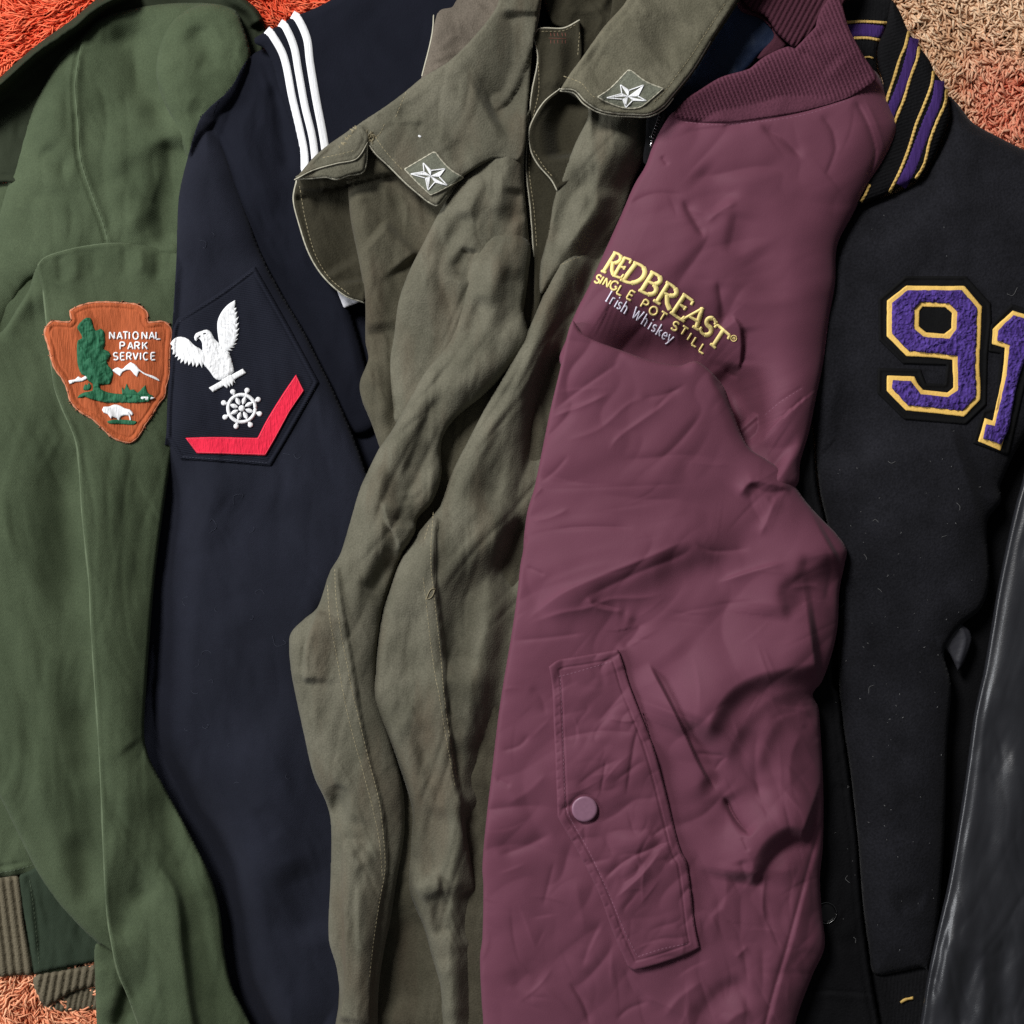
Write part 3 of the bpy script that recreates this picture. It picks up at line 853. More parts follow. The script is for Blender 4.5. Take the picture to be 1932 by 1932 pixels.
emb('mountain_motif', P((1000, 1025, 'c'), (1080, 985), (1140, 1010), (1190, 965), (1255, 915, 'c'), (1320, 950), (1370, 1010), (1460, 1070), (1560, 1100), (1640, 1150), (1660, 1182, 'c'), (1560, 1138), (1430, 1078), (1375, 1040), (1345, 1118, 'c'), (1300, 1080), (1250, 1020), (1150, 1048), (1115, 1108, 'c'), (1060, 1070)), M['white_thread'])
emb('snow_motif', P((412, 1165), (500, 1150), (545, 1108, 'c'), (590, 1132), (645, 1100), (678, 1130), (600, 1175), (500, 1185), (432, 1216)), M['white_thread'])
emb('lake_motif', P((1315, 1388), (1480, 1383), (1585, 1398), (1480, 1432), (1315, 1418)), M['white_thread'], off=3.2, dome=0.8)
emb('bison_motif', P((868, 1565), (888, 1520), (960, 1518), (1040, 1488), (1120, 1508), (1180, 1542), (1250, 1560), (1295, 1622), (1268, 1642), (1240, 1602), (1268, 1700), (1244, 1712), (1228, 1640), (1130, 1652), (1100, 1718, 'c'), (1072, 1680), (1005, 1660), (990, 1685), (945, 1622), (890, 1602)), M['white_thread'], dome=2.2)

# ---- stroke lettering ------------------------------------------------------
def arc(cx, cy, rx, ry, a0, a1, n=12):
    return [(cx + rx * math.cos(math.radians(a0 + (a1 - a0) * i / n)), cy + ry * math.sin(math.radians(a0 + (a1 - a0) * i / n))) for i in range(n + 1)]
k_ = 1.0
SANS = {  # y up, unit box; strokes
    'N': [[(0.05, 0), (0.05, 1)], [(0.05, 1), (0.95, 0)], [(0.95, 0), (0.95, 1)]],
    'A': [[(0, 0), (0.5, 1)], [(0.5, 1), (1, 0)], [(0.2, 0.33), (0.8, 0.33)]],
    'T': [[(0, 1), (1, 1)], [(0.5, 1), (0.5, 0)]],
    'I': [[(0.5, 0), (0.5, 1)]],
    'O': [arc(0.5, 0.5, 0.5, 0.5, 0, 360, 24)],
    'L': [[(0.1, 1), (0.1, 0)], [(0.1, 0), (0.95, 0)]],
    'P': [[(0.08, 0), (0.08, 1)], [(0.08, 1), (0.55, 1)] + arc(0.58, 0.74, 0.36, 0.26, 90, -90) + [(0.08, 0.48)]],
    'R': [[(0.08, 0), (0.08, 1)], [(0.08, 1), (0.55, 1)] + arc(0.58, 0.74, 0.36, 0.26, 90, -90) + [(0.08, 0.48)], [(0.5, 0.48), (0.98, 0)]],
    'K': [[(0.08, 0), (0.08, 1)], [(0.95, 1), (0.1, 0.42)], [(0.38, 0.62), (1, 0)]],
    'S': [arc(0.5, 0.74, 0.42, 0.26, 25, 270) + arc(0.5, 0.25, 0.44, 0.25, 90, -155)],
    'E': [[(0.1, 0), (0.1, 1)], [(0.1, 1), (0.92, 1)], [(0.1, 0.52), (0.82, 0.52)], [(0.1, 0), (0.95, 0)]],
    'V': [[(0, 1), (0.5, 0)], [(0.5, 0), (1, 1)]],
    'C': [arc(0.55, 0.5, 0.5, 0.5, 45, 315, 18)],
    'G': [arc(0.55, 0.5, 0.5, 0.5, 45, 330, 18) + [(1.0, 0.45)], [(1.0, 0.45), (0.6, 0.45)]],
}
def letter(strips, strokes, o, xv, yv, width, surf, off, dome):
    for s_ in strokes:
        w = width
        if isinstance(s_, tuple):
            s_, w = s_[0], s_[1]
        pts = [(o[0] + xv[0] * a + yv[0] * b, o[1] + xv[1] * a + yv[1] * b) for a, b in s_]
        L_ = sum(math.dist(pts[i], pts[i + 1]) for i in range(len(pts) - 1))
        strips.add(pts, w, surf, off + random.uniform(0, 0.25), dome, step=1.2, m=5, raw=True)
let = Strips()
def word(strips, txt, xs, y0, y1, w, sw, reg, surf, off, dome, slant=0.0):
    for ch, cx in zip(txt, xs):
        ww = w * (0.4 if ch == 'I' else 1.0)
        o = reg((cx - ww / 2, y1 + slant * (cx - xs[0])))[0]; r_ = reg((cx + ww / 2, y1 + slant * (cx - xs[0])))[0]; t_ = reg((cx - ww / 2, y0 + slant * (cx - xs[0])))[0]
        letter(strips, SANS[ch], o, (r_[0] - o[0], r_[1] - o[1]), (t_[0] - o[0], t_[1] - o[1]), sw, surf, off, dome)
word(let, 'NATIONAL', [1005, 1110, 1188, 1240, 1325, 1445, 1545, 1630], 507, 605, 70, 3.5, P, patch, 1.4, 1.1)
word(let, 'PARK', [1145, 1255, 1345, 1450], 645, 742, 70, 3.5, P, patch, 1.4, 1.1)
word(let, 'SERVICE', [1055, 1148, 1235, 1325, 1392, 1462, 1562], 788, 886, 66, 3.5, P, patch, 1.4, 1.1)
let.build('lettering', M['white_thread'], patch.obj)

# ----------------------------------------------------------------------------
# navy sailor jumper
# ----------------------------------------------------------------------------
nj = thing('sailor_jumper', 'navy wool sailor jumper with white collar stripes and eagle rating badge', 'jumper', 480, 1100)
n_body = Panel('body', A((1230, 640), (1500, 300), (1900, 20), (2600, -300), (4200, -300), (4200, 1500)) + J((1100, 800), (700, 2300), (330, 2300), (380, 1000), (250, 300)) + E((1500, 1400), (1450, 400)),
               lambda x, y: 18 + 12 * smooth01((400 - y) / 200), M['navy_dark'], nj, roll=(20, 10), skirt=30, feats=[Wave(6, 150, 60, 70, 23), R(B((560, 1500), (640, 1900)) + F((640, 300), (740, 640)), -12, 40, 50, te=0.2)])
n_sl = Panel('sleeve', A((1390, 345), (1300, 500), (1180, 610), (1125, 680), (1060, 890), (1012, 1100), (1000, 1300), (998, 1420)) + E((985, 50), (968, 300), (945, 650), (935, 870), (870, 1200), (760, 1932)) + I((720, 300), (760, 500), (980, 1200), (1100, 1700), (1280, 1932), (1400, 2250), (1960, 2250), (2080, 1900), (2050, 1400), (2060, 900), (1950, 500), (1900, 200)) + F((400, 1932), (420, 1600), (640, 1250), (760, 900), (712, 700), (640, 500), (540, 270), (435, 60)) + A((1720, 1880), (1580, 1640), (1480, 1440), (1410, 1240), (1335, 1020), (1255, 800), (1205, 670), (1260, 540), (1390, 380)),
             lambda x, y: 66 - 4 * smooth01((y - 900) / 500) - 14 * smooth01((y - 1350) / 300), M['navy'], nj, roll=[(44, lambda x, y: 24 - 12 * smooth01((y - 800) / 150)), (6, 5)], skirt=18,
             over=[(g_sl, 3, lambda x, y: y < 840), (g_sh, 3), (g_lobe, 3)], under=[(g_sl, lambda x, y: 44 * smooth01((y - 800) / 160), 90)],
             feats=[R(A((1150, 800), (1180, 1100), (1230, 1500)), 7, 60, te=0.3), R(E((1150, 1350), (1250, 1700), (1350, 1932)), -7, 60, 50, te=0.3),
                    R(F((-150, 900), (150, 1000), (380, 1000)), -5, 50, te=0.3), R(F((-250, 700), (200, 860), (420, 760)), 4, 40, te=0.3),
                    R(I((1130, 0), (1180, 350), (1220, 600), (1300, 900), (1360, 1300)), -11, 80, te=0.3), R(I((1440, 700), (1520, 830), (1560, 900)), -4, 12, 16, te=0.3), R(I((1620, 1000), (1720, 1250), (1760, 1500)), -10, 40, 60, te=0.3),
                    R(I((1480, 100), (1520, 700), (1560, 1400)), 16, 70, te=0.3), R(E((1000, 900), (980, 1500), (1000, 1932)) + I((1080, 500)), -8, 40, 60, te=0.3),
                    Wave(5, 170, 70, 80, 27), Facets(0.04, 220, 80, 78, 8)])
n_up = Panel('shoulder', A((1150, 640), (1110, 690), (1180, 610), (1300, 500), (1390, 345), (1480, 280), (1640, 300), (1760, 900), (1900, 1500), (2050, 2000), (2120, 2400), (2000, 2450), (1800, 2150), (1690, 1900), (1545, 1650), (1445, 1450), (1370, 1250), (1295, 1030), (1215, 810)),
             lambda x, y: 58 - 26 * smooth01((y - 330) / 250), M['navy_dark'], nj, roll=[(24, 14), (5, 4)], skirt=14, over=[(g_sl, 3), (g_sh, 3), (g_lobe, 3)], feats=[R(A((1330, 600), (1420, 900), (1560, 1250)), 7, 30, te=0.3), R(A((1530, 450), (1600, 800), (1640, 1000)), -8, 16, te=0.2), Wave(4, 100, 40, 70, 29)])
n_col = Panel('collar', A((1435, 215, 'c'), (1500, 180), (1570, 148), (1650, 97), (1760, 55), (1870, 0), (2100, -120), (2720, -120), (2720, 500), (2500, 800), (2300, 950), (2100, 1000), (1900, 1050), (1700, 1060), (1695, 900), (1640, 700), (1580, 520), (1545, 380), (1495, 275), (1440, 245)),
              84, M['navy_dark'], nj, roll=[(16, 8), (4, 4)], skirt=14, rims=((7, 2.2, -1.5),), feats=[R(A((1500, 180), (1640, 320), (1730, 600), (1790, 900)), 3, 20, 60, te=0), Wave(6, 160, 80, 30, 31), R(A((2000, 0), (2300, 260), (2500, 300)), -4, 60)])
tape = Strips(); tape.add(A((1505, 168), (1535, 196), (1602, 320), (1650, 550), (1690, 720), (1718, 860), (1722, 985)), 15.6, n_col, off=1.4, dome=0.5, m=7); tape.build('stripe', M['white'], n_col.obj)
tape = Strips(); tape.add(A((1580, 128), (1610, 150), (1660, 265), (1685, 400), (1722, 600), (1765, 780), (1784, 935)), 15.4, n_col, off=1.4, dome=0.5, m=7); tape.build('stripe', M['white'], n_col.obj)
tape = Strips(); tape.add(A((1650, 82), (1680, 102), (1732, 215), (1750, 350), (1785, 560), (1822, 750), (1845, 900)), 16.0, n_col, off=1.4, dome=0.5, m=7); tape.build('stripe', M['white'], n_col.obj)
badge = Panel('rating_badge', E((1440, -108, 'c'), (1240, 40), (1000, 190, 'c'), (975, 260), (965, 420), (948, 650), (942, 860, 'c'), (1020, 985, 'c'), (1270, 1000), (1530, 1022, 'c'), (1660, 800), (1802, 548, 'c'), (1620, 210)),
              lambda x, y: n_sl.z(x, y) + 4.5, M['navy_patch'], nj, roll=(5, 2.5), rims=((9, 1.4, -1.6), (5, 3, 1.2)), cell=2.2, skirt=6, inset=1)
EG = dict(base=badge, parent=badge.obj)
emb('chevron', Q((268, 1725, 'c'), (600, 1716), (1085, 1726, 'c'), (1185, 1530), (1350, 1260), (1520, 1008, 'c'), (1612, 1195, 'c'), (1450, 1430), (1290, 1730), (1178, 1927, 'c'), (760, 1912), (400, 1902, 'c')), M['red_thread'], off=2.0, dome=2.6, cell=1.8, roll=3.5, feats=[Wave(0.7, 6, 5, 20, 33, 2)], **EG)
ch = Strips(); pp = Q((285, 1735), (600, 1727), (1093, 1738), (1195, 1535), (1362, 1265), (1520, 1030), (1598, 1192), (1440, 1425), (1280, 1722), (1170, 1912), (760, 1898), (408, 1888), (285, 1735))
ch.add(pp, 2.2, badge, off=4.0, dome=1.0, raw=True, step=2.0)
ch.build('chevron_edging', thread('pink_red_thread', srgb(232, 70, 92)), badge.obj)
wings = [Q((650, 652, 'c'), (630, 500), (635, 400), (680, 300), (750, 220), (832, 168, 'c'), (836, 210), (822, 265, 'c'), (850, 250, 'c'), (832, 312, 'c'), (858, 295, 'c'), (842, 375, 'c'), (872, 355, 'c'), (846, 440, 'c'), (878, 422, 'c'), (848, 505, 'c'), (882, 484, 'c'), (843, 566, 'c'), (877, 538, 'c'), (838, 616, 'c'), (867, 598, 'c'), (822, 662, 'c'), (857, 655, 'c'), (798, 696, 'c'), (834, 700, 'c'), (772, 716, 'c'), (808, 742, 'c'), (748, 742, 'c'), (778, 778, 'c'), (720, 770), (680, 720)),
         Q((98, 665), (150, 600), (220, 583), (300, 610), (370, 680), (460, 737), (495, 810), (502, 935, 'c'), (472, 885, 'c'), (457, 938, 'c'), (432, 885, 'c'), (393, 935, 'c'), (385, 885, 'c'), (354, 925, 'c'), (342, 872, 'c'), (303, 914, 'c'), (300, 862, 'c'), (262, 900, 'c'), (256, 852, 'c'), (212, 888, 'c'), (220, 832, 'c'), (178, 854, 'c'), (192, 802, 'c'), (148, 818, 'c'), (166, 772, 'c'), (123, 788, 'c'), (132, 732, 'c'), (108, 722, 'c'), (126, 692))]
eagle = emb('eagle', Q((368, 590), (390, 545), (450, 520), (512, 503), (560, 535), (600, 610), (650, 655), (720, 730), (772, 790), (800, 880), (818, 978), (780, 1010), (730, 1060), (620, 1067), (540, 970), (500, 920), (480, 830), (482, 770), (462, 740), (460, 660), (432, 612), (410, 602), (397, 635, 'c'), (375, 622)), M['white_thread'], off=1.5, dome=3.4, roll=8, feats=[Wave(1.3, 5, 4, 40, 35, 2)], **EG)
for w_ in wings:
    emb('wing', w_, M['white_thread'], off=1.4, dome=2.4, roll=5, cell=1.0, parent=badge.obj, base=badge, feats=[Wave(2.4, 16, 2.6, 30 if w_ is wings[0] else 70, 36, 1)])
emb('perch', Q((533, 1160, 'c'), (640, 1100), (760, 1030), (918, 943, 'c'), (957, 993, 'c'), (780, 1095), (580, 1210, 'c')), M['white_thread'], off=1.4, dome=2.2, **EG)
emb('tail', Q((680, 1060), (790, 1010), (840, 1122, 'c'), (815, 1085, 'c'), (802, 1142, 'c'), (776, 1108, 'c'), (774, 1155, 'c'), (748, 1125, 'c'), (748, 1168, 'c'), (702, 1135)), M['white_thread'], off=2.0, dome=2.2, **EG)
ey = Strips(); ey.add(Q((468, 552), (485, 548), (502, 545)), 2.6, eagle, 0.4, 0.3, step=1.0); ey.add(Q((405, 600), (420, 588), (436, 570)), 2.2, eagle, 0.3, 0.3, step=1.0)
ey.build('eye', M['navy'], badge.obj)
wh = Strips(); cw = Q((905, 1392))[0]; sc = 0.16705
wh.add([(cw[0] + 154 * sc * math.cos(a), cw[1] + 154 * sc * math.sin(a)) for a in np.linspace(0, 2 * math.pi, 60)], 7.4, badge, 1.3, 1.8, raw=True, step=1.5)
for i in range(8):
    a = math.radians(17 + 45 * i); c_, s_ = math.cos(a), math.sin(a)
    wh.add([(cw[0] + r_ * sc * c_, cw[1] + r_ * sc * s_) for r_ in np.linspace(42, 140, 8)], lambda u: 9.2 * np.sin(np.pi * np.clip(u, 0.02, 0.98)) ** 0.8, badge, 1.5, 1.6, raw=True, step=1.2)
    wh.add([(cw[0] + r_ * sc * c_, cw[1] + r_ * sc * s_) for r_ in (170, 190, 205)], 6.0, badge, 1.3, 1.6, raw=True, step=1.2)
    wh.disc((cw[0] + 212 * sc * c_, cw[1] + 212 * sc * s_), 31 * sc, badge, 1.4, 2.0)
wh.disc(cw, 37 * sc, badge, 1.8, 2.2)
wh.build('ship_wheel', M['white_thread'], badge.obj)
Panel('care_tag', B((560, 1640, 'c'), (720, 1600, 'c'), (745, 1680), (690, 1706, 'c'), (600, 1740, 'c')), 34, cloth('tag_cloth', srgb(196, 196, 202)), nj, roll=(4, 2), skirt=3, cell=2.5,
      feats=[R(B((590, 1700), (640, 1680), (700, 1690)), 4, 8)])
nl = Strips()
for k in range(34):
    x0 = random.uniform(340, 560); y0 = random.uniform(420, 1500); a = random.uniform(0, 6.3); l_ = random.uniform(6, 22); c_ = random.uniform(-1.6, 1.6)
    if n_sl.qsdf(np.array([x0]), np.array([y0]))[0] > 25:
        nl.add([(x0, y0), (x0 + math.cos(a) * l_ * .4, y0 + math.sin(a) * l_ * .4), (x0 + math.cos(a + c_) * l_ * .8, y0 + math.sin(a + c_) * l_ * .8), (x0 + math.cos(a + 1.7 * c_) * l_, y0 + math.sin(a + 1.7 * c_) * l_)], 0.6, n_sl, 0.6, 0.4, step=2, m=3)
nlo = nl.build('lint', plain('navy_lint', srgb(66, 70, 84), 0.9), nj); nlo['kind'] = 'stuff'
NVT = thread('navy_thread', srgb(66, 70, 86))
seam(E((1425, -80), (1240, 56), (1010, 208)), badge, NVT, badge.obj, 4, 2, 1.5, 0.3, 0.7)
seam(E((1030, 970), (1270, 985), (1520, 1004)), badge, NVT, badge.obj, 4, 2, 1.5, 0.3, 0.7)

# ----------------------------------------------------------------------------
# olive field jacket
# ----------------------------------------------------------------------------
OL = dict(rough=0.9, weave=800, wb=0.45, mottle=0.16, mscale=26, spec=0.12, speck=0.17, sheen=0.06)
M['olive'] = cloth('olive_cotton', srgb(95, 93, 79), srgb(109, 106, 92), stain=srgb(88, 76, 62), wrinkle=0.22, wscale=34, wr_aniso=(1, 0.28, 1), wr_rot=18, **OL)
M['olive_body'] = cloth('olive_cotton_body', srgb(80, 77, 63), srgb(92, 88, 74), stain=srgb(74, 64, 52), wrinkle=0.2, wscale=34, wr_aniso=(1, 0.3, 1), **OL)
M['olive_shaded'] = cloth('olive_cotton_shaded', srgb(54, 51, 40), wrinkle=0.12, wscale=30, **OL)  # olive cotton darkened: shade of neck opening and flaps put into the colour
M['olive_collar'] = cloth('olive_cotton_faded', srgb(98, 95, 79), srgb(112, 108, 92), wrinkle=0.18, wscale=40, **OL)
M['lining_grey'] = cloth('grey_lining', srgb(104, 96, 86), wrinkle=0.2, wscale=30, **OL)
M['patch_grey'] = cloth('patch_cotton', srgb(108, 110, 97), wrinkle=0.1, wscale=60, **OL)
M['ecru'] = thread('ecru_thread', srgb(150, 140, 112), rough=0.8, var=0.15)
M['edge_olive'] = thread('worn_edge_thread', srgb(176, 172, 154), rough=0.85, var=0.2)

BOMBER = C((1110, 640), (1050, 728), (1000, 830), (960, 940), (900, 1040), (830, 1200), (740, 1400), (650, 1600), (560, 1780), (512, 1925)) + G((480, 150), (432, 350), (412, 440), (370, 650), (332, 830), (296, 950), (276, 1090), (270, 1180), (256, 1250), (240, 1400), (210, 1620), (180, 1800)) + Kz((160, 0), (130, 200), (95, 500), (60, 800), (40, 1050), (46, 1150), (40, 1450), (27, 1550), (36, 1800), (45, 1932), (30, 2400)) + L((560, 2400), (640, 1932), (740, 1650), (805, 1500), (790, 1300), (780, 1100), (795, 950), (800, 700), (795, 500), (780, 250), (770, 140), (738, 70), (790, 0)) + H((850, 1750), (880, 1600), (890, 1400), (920, 1250), (930, 1170), (870, 1080), (800, 1010), (700, 900), (650, 810), (668, 680), (720, 500), (760, 300), (797, 120)) + D((830, 1800), (865, 1600), (870, 1430), (890, 1350), (960, 1220), (1060, 1030), (1130, 930), (1200, 790), (1220, 690), (1170, 560), (1090, 400), (950, 370), (700, 430), (480, 480), (200, 570), (0, 610))
b_ghost = Panel('outline', BOMBER, 0.0, build=False)

FOLD_FINE = 0.6
oj = thing('field_jacket', 'olive cotton field jacket with white star patches on both collar points', 'jacket', 820, 1200)
o_lin = Panel('lining', B((1140, -200), (1140, 0), (1100, 180), (1040, 430), (1000, 600), (1500, 600), (1700, -200)), 88, M['lining_grey'], oj, roll=[(10, 5)], skirt=8, feats=[R(B((1360, -20), (1410, 40), (1450, 80)), -5, 8, te=0.1), Wave(7, 60, 40, 30, 41), R(B((1180, 60), (1150, 300), (1100, 480)), 6, 30)])
o_body = Panel('body', B((1300, 760), (900, 660), (700, 760), (600, 900), (620, 1050), (640, 1250), (690, 1500), (720, 1700), (722, 1932)) + F((735, 60), (738, 100), (690, 230), (700, 320), (760, 470), (800, 590), (900, 900), (700, 1932)) + J((700, 600), (640, 2300), (1560, 2300), (1600, 500)) + F((1750, 1800), (1932, 600), (2000, 0)) + C((900, 1300), (600, 900), (100, 900)),
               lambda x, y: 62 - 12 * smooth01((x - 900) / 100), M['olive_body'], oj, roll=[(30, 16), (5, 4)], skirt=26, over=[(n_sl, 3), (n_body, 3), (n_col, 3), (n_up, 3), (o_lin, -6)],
               feats=[R(B((650, 1040), (690, 1350), (735, 1650), (760, 1900)), 14, 26, 50, te=0.1), R(B((800, 1270), (870, 1330), (945, 1400), (1000, 1470)), 14, 50, 12, te=0.15),
                      R(B((960, 1110), (950, 1260), (945, 1400)), 2.5, 3), R(F((855, -60), (865, 150), (872, 300), (892, 430)), -5, 4, 10, te=0.1), R(F((890, 355), (960, 350)), -3, 4),
                      R(F((690, 230), (760, 300), (800, 380)), -7, 12), R(F((760, 40), (740, 140), (800, 320), (840, 500)), 9, 14, 20),
                      R(J((880, 1250), (960, 1350), (980, 1600), (960, 1932)), -12, 60, 30), R(J((820, 1350), (790, 1600), (800, 1932)), -8, 40),
                      R(J((1350, 0), (1380, 300), (1330, 700)), 8, 60), Wave(6, 140, 60, 80, 43), Facets(0.24, 110, 32, 84, 18)])
o_flap = Panel('collar_back', B((330, 1015, 'c'), (312, 1120), (340, 1250), (400, 1430), (480, 1560), (600, 1670), (718, 1712, 'c'), (735, 1600), (720, 1400), (700, 1150), (680, 950, 'c'), (500, 900)),
               70, M['olive_shaded'], oj, roll=[(14, 6), (4, 3)], skirt=14, rims=((4, 3, 2.5), (12, 2, -1.5)), over=[(n_body, 3), (n_sl, 3), (n_up, 3), (n_col, 3)],
               feats=[R(B((400, 1080), (430, 1300), (560, 1550)), -10, 40, 50, te=0.1), R(B((600, 1000), (640, 1300), (680, 1600)), -14, 40, te=0.05), Wave(4, 70, 30, 70, 45)])
o_front = Panel('front', B((1480, -250), (1475, 0), (1400, 130), (1200, 340), (1040, 440), (950, 515), (850, 590), (700, 690), (600, 760), (450, 870), (330, 1012, 'c'), (420, 1010), (500, 1003), (560, 1015), (620, 995), (715, 968, 'c'), (725, 900), (737, 812, 'c'), (780, 870), (850, 935), (950, 1035), (1020, 1095), (1080, 1142), (1130, 1162, 'c'), (1180, 1100), (1270, 1000), (1450, 900), (1600, 900), (1638, 600), (1655, 400), (1668, 250), (1690, 100), (1740, -250)),
                lambda x, y: 112 - 8 * smooth01((x - 850) / 150), M['olive'], oj, roll=[(22, 9), (4, 3)], skirt=16, rims=((3.5, 2.5, 1.6),), over=[(o_lin, 3), (n_col, 4)],
                feats=[R(B((1560, 60), (1450, 300), (1300, 520), (1150, 660)), 8, 110, 110, te=0.2), R(B((1670, 60), (1640, 300), (1560, 540), (1400, 640)), -22, 60, 40, te=0.1),
                       R(B((880, 690), (960, 685), (1045, 690)), 6, 4, 12, te=0.2), R(B((1040, 690), (1030, 720), (1000, 740)), -5, 8), R(B((1100, 440), (1180, 455), (1260, 450)), -4, 8, 8), R(B((960, 560), (930, 640), (900, 690)), -5, 9, 14, te=0.3),
                       R(B((1250, 780), (1230, 850), (1260, 930)), -6, 12, 12), R(B((1160, 720), (1150, 800), (1180, 860)), 5, 16), R(B((1330, 740), (1280, 850), (1290, 950)), -5, 14),
                       R(B((780, 640), (860, 660), (900, 650)), -4, 8), R(B((760, 800), (850, 915), (950, 1010), (1070, 1115)), -2.5, 2.5, te=0.1), Wave(4, 150, 60, 130, 47), Facets(0.16, 180, 50, 125, 15)])
o_fold = Panel('collar_fold', B((318, 1018, 'c'), (450, 868), (600, 757), (690, 705), (735, 760), (737, 800), (700, 868), (664, 905, 'c'), (560, 925), (430, 962)),
               lambda x, y: o_front.z(x, y) + 5, M['olive'], oj, roll=[(6, 3)], skirt=6, rims=((9, 2, -1.2),), cell=2.6, feats=[R(B((560, 800), (640, 740), (680, 700)), 3, 8)])
# right-hand facing, placket and neck
Panel('neck', C((380, -260), (960, -260), (760, 160), (640, 420), (480, 460), (560, 200), (430, 120)), 60, M['olive_shaded'], oj, roll=(6, 4), skirt=8, feats=[Wave(8, 40, 30, 60, 49), R(C((650, -20), (720, 20), (800, 40)), -8, 14), R(C((620, 60), (700, 40), (760, -40)), 8, 10)])
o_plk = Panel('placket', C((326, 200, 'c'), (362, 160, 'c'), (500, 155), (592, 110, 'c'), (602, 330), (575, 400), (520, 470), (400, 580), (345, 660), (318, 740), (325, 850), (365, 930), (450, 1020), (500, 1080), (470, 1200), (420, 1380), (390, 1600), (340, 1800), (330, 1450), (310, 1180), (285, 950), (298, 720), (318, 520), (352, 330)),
              76, M['olive_shaded'], oj, roll=[(6, 4)], skirt=14, rims=((3, 2.5, 2.2),), feats=[R(C((480, 180), (470, 400), (400, 520)), 9, 20), R(C((540, 180), (530, 330), (470, 480)), -8, 14), R(C((400, 240), (390, 420), (345, 600)), -7, 10), R(C((330, 1100), (345, 1250), (340, 1450)), -5, 10), Wave(4, 60, 30, 80, 51)])
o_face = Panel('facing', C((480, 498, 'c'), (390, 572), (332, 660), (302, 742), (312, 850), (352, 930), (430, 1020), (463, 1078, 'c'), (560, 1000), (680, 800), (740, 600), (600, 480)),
               90, M['olive_shaded'], oj, roll=[(5, 3)], skirt=8, inset=4, rims=((4, 2.5, 3.0), (13, 2, -1.2)), feats=[R(C((560, 520), (480, 700), (500, 900)), -30, 26, 60, te=0.1)])
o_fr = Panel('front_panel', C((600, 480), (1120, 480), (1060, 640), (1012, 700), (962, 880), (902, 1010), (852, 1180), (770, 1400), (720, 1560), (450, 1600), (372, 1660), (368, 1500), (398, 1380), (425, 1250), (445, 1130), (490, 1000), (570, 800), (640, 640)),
             104, M['olive'], oj, roll=[(36, 18), (5, 4)], skirt=24, under=[(b_ghost, 46, 75)],
             feats=[R(C((700, 1040), (630, 1035), (555, 1085), (512, 1170), (480, 1290), (420, 1420)), -17, 30, 16, te=0.2), R(C((700, 1050), (690, 1150), (610, 1280), (500, 1410)), 10, 10, 30, te=0.2),
                    R(C((900, 700), (820, 850), (690, 1000)), 7, 50), R(C((650, 640), (800, 640), (1000, 650)), -12, 40, 30, te=0.1), R(C((600, 1250), (700, 1230), (780, 1180)), 5, 16), Wave(4, 200, 40, 112, 53), Facets(0.24, 200, 34, 112, 17)])
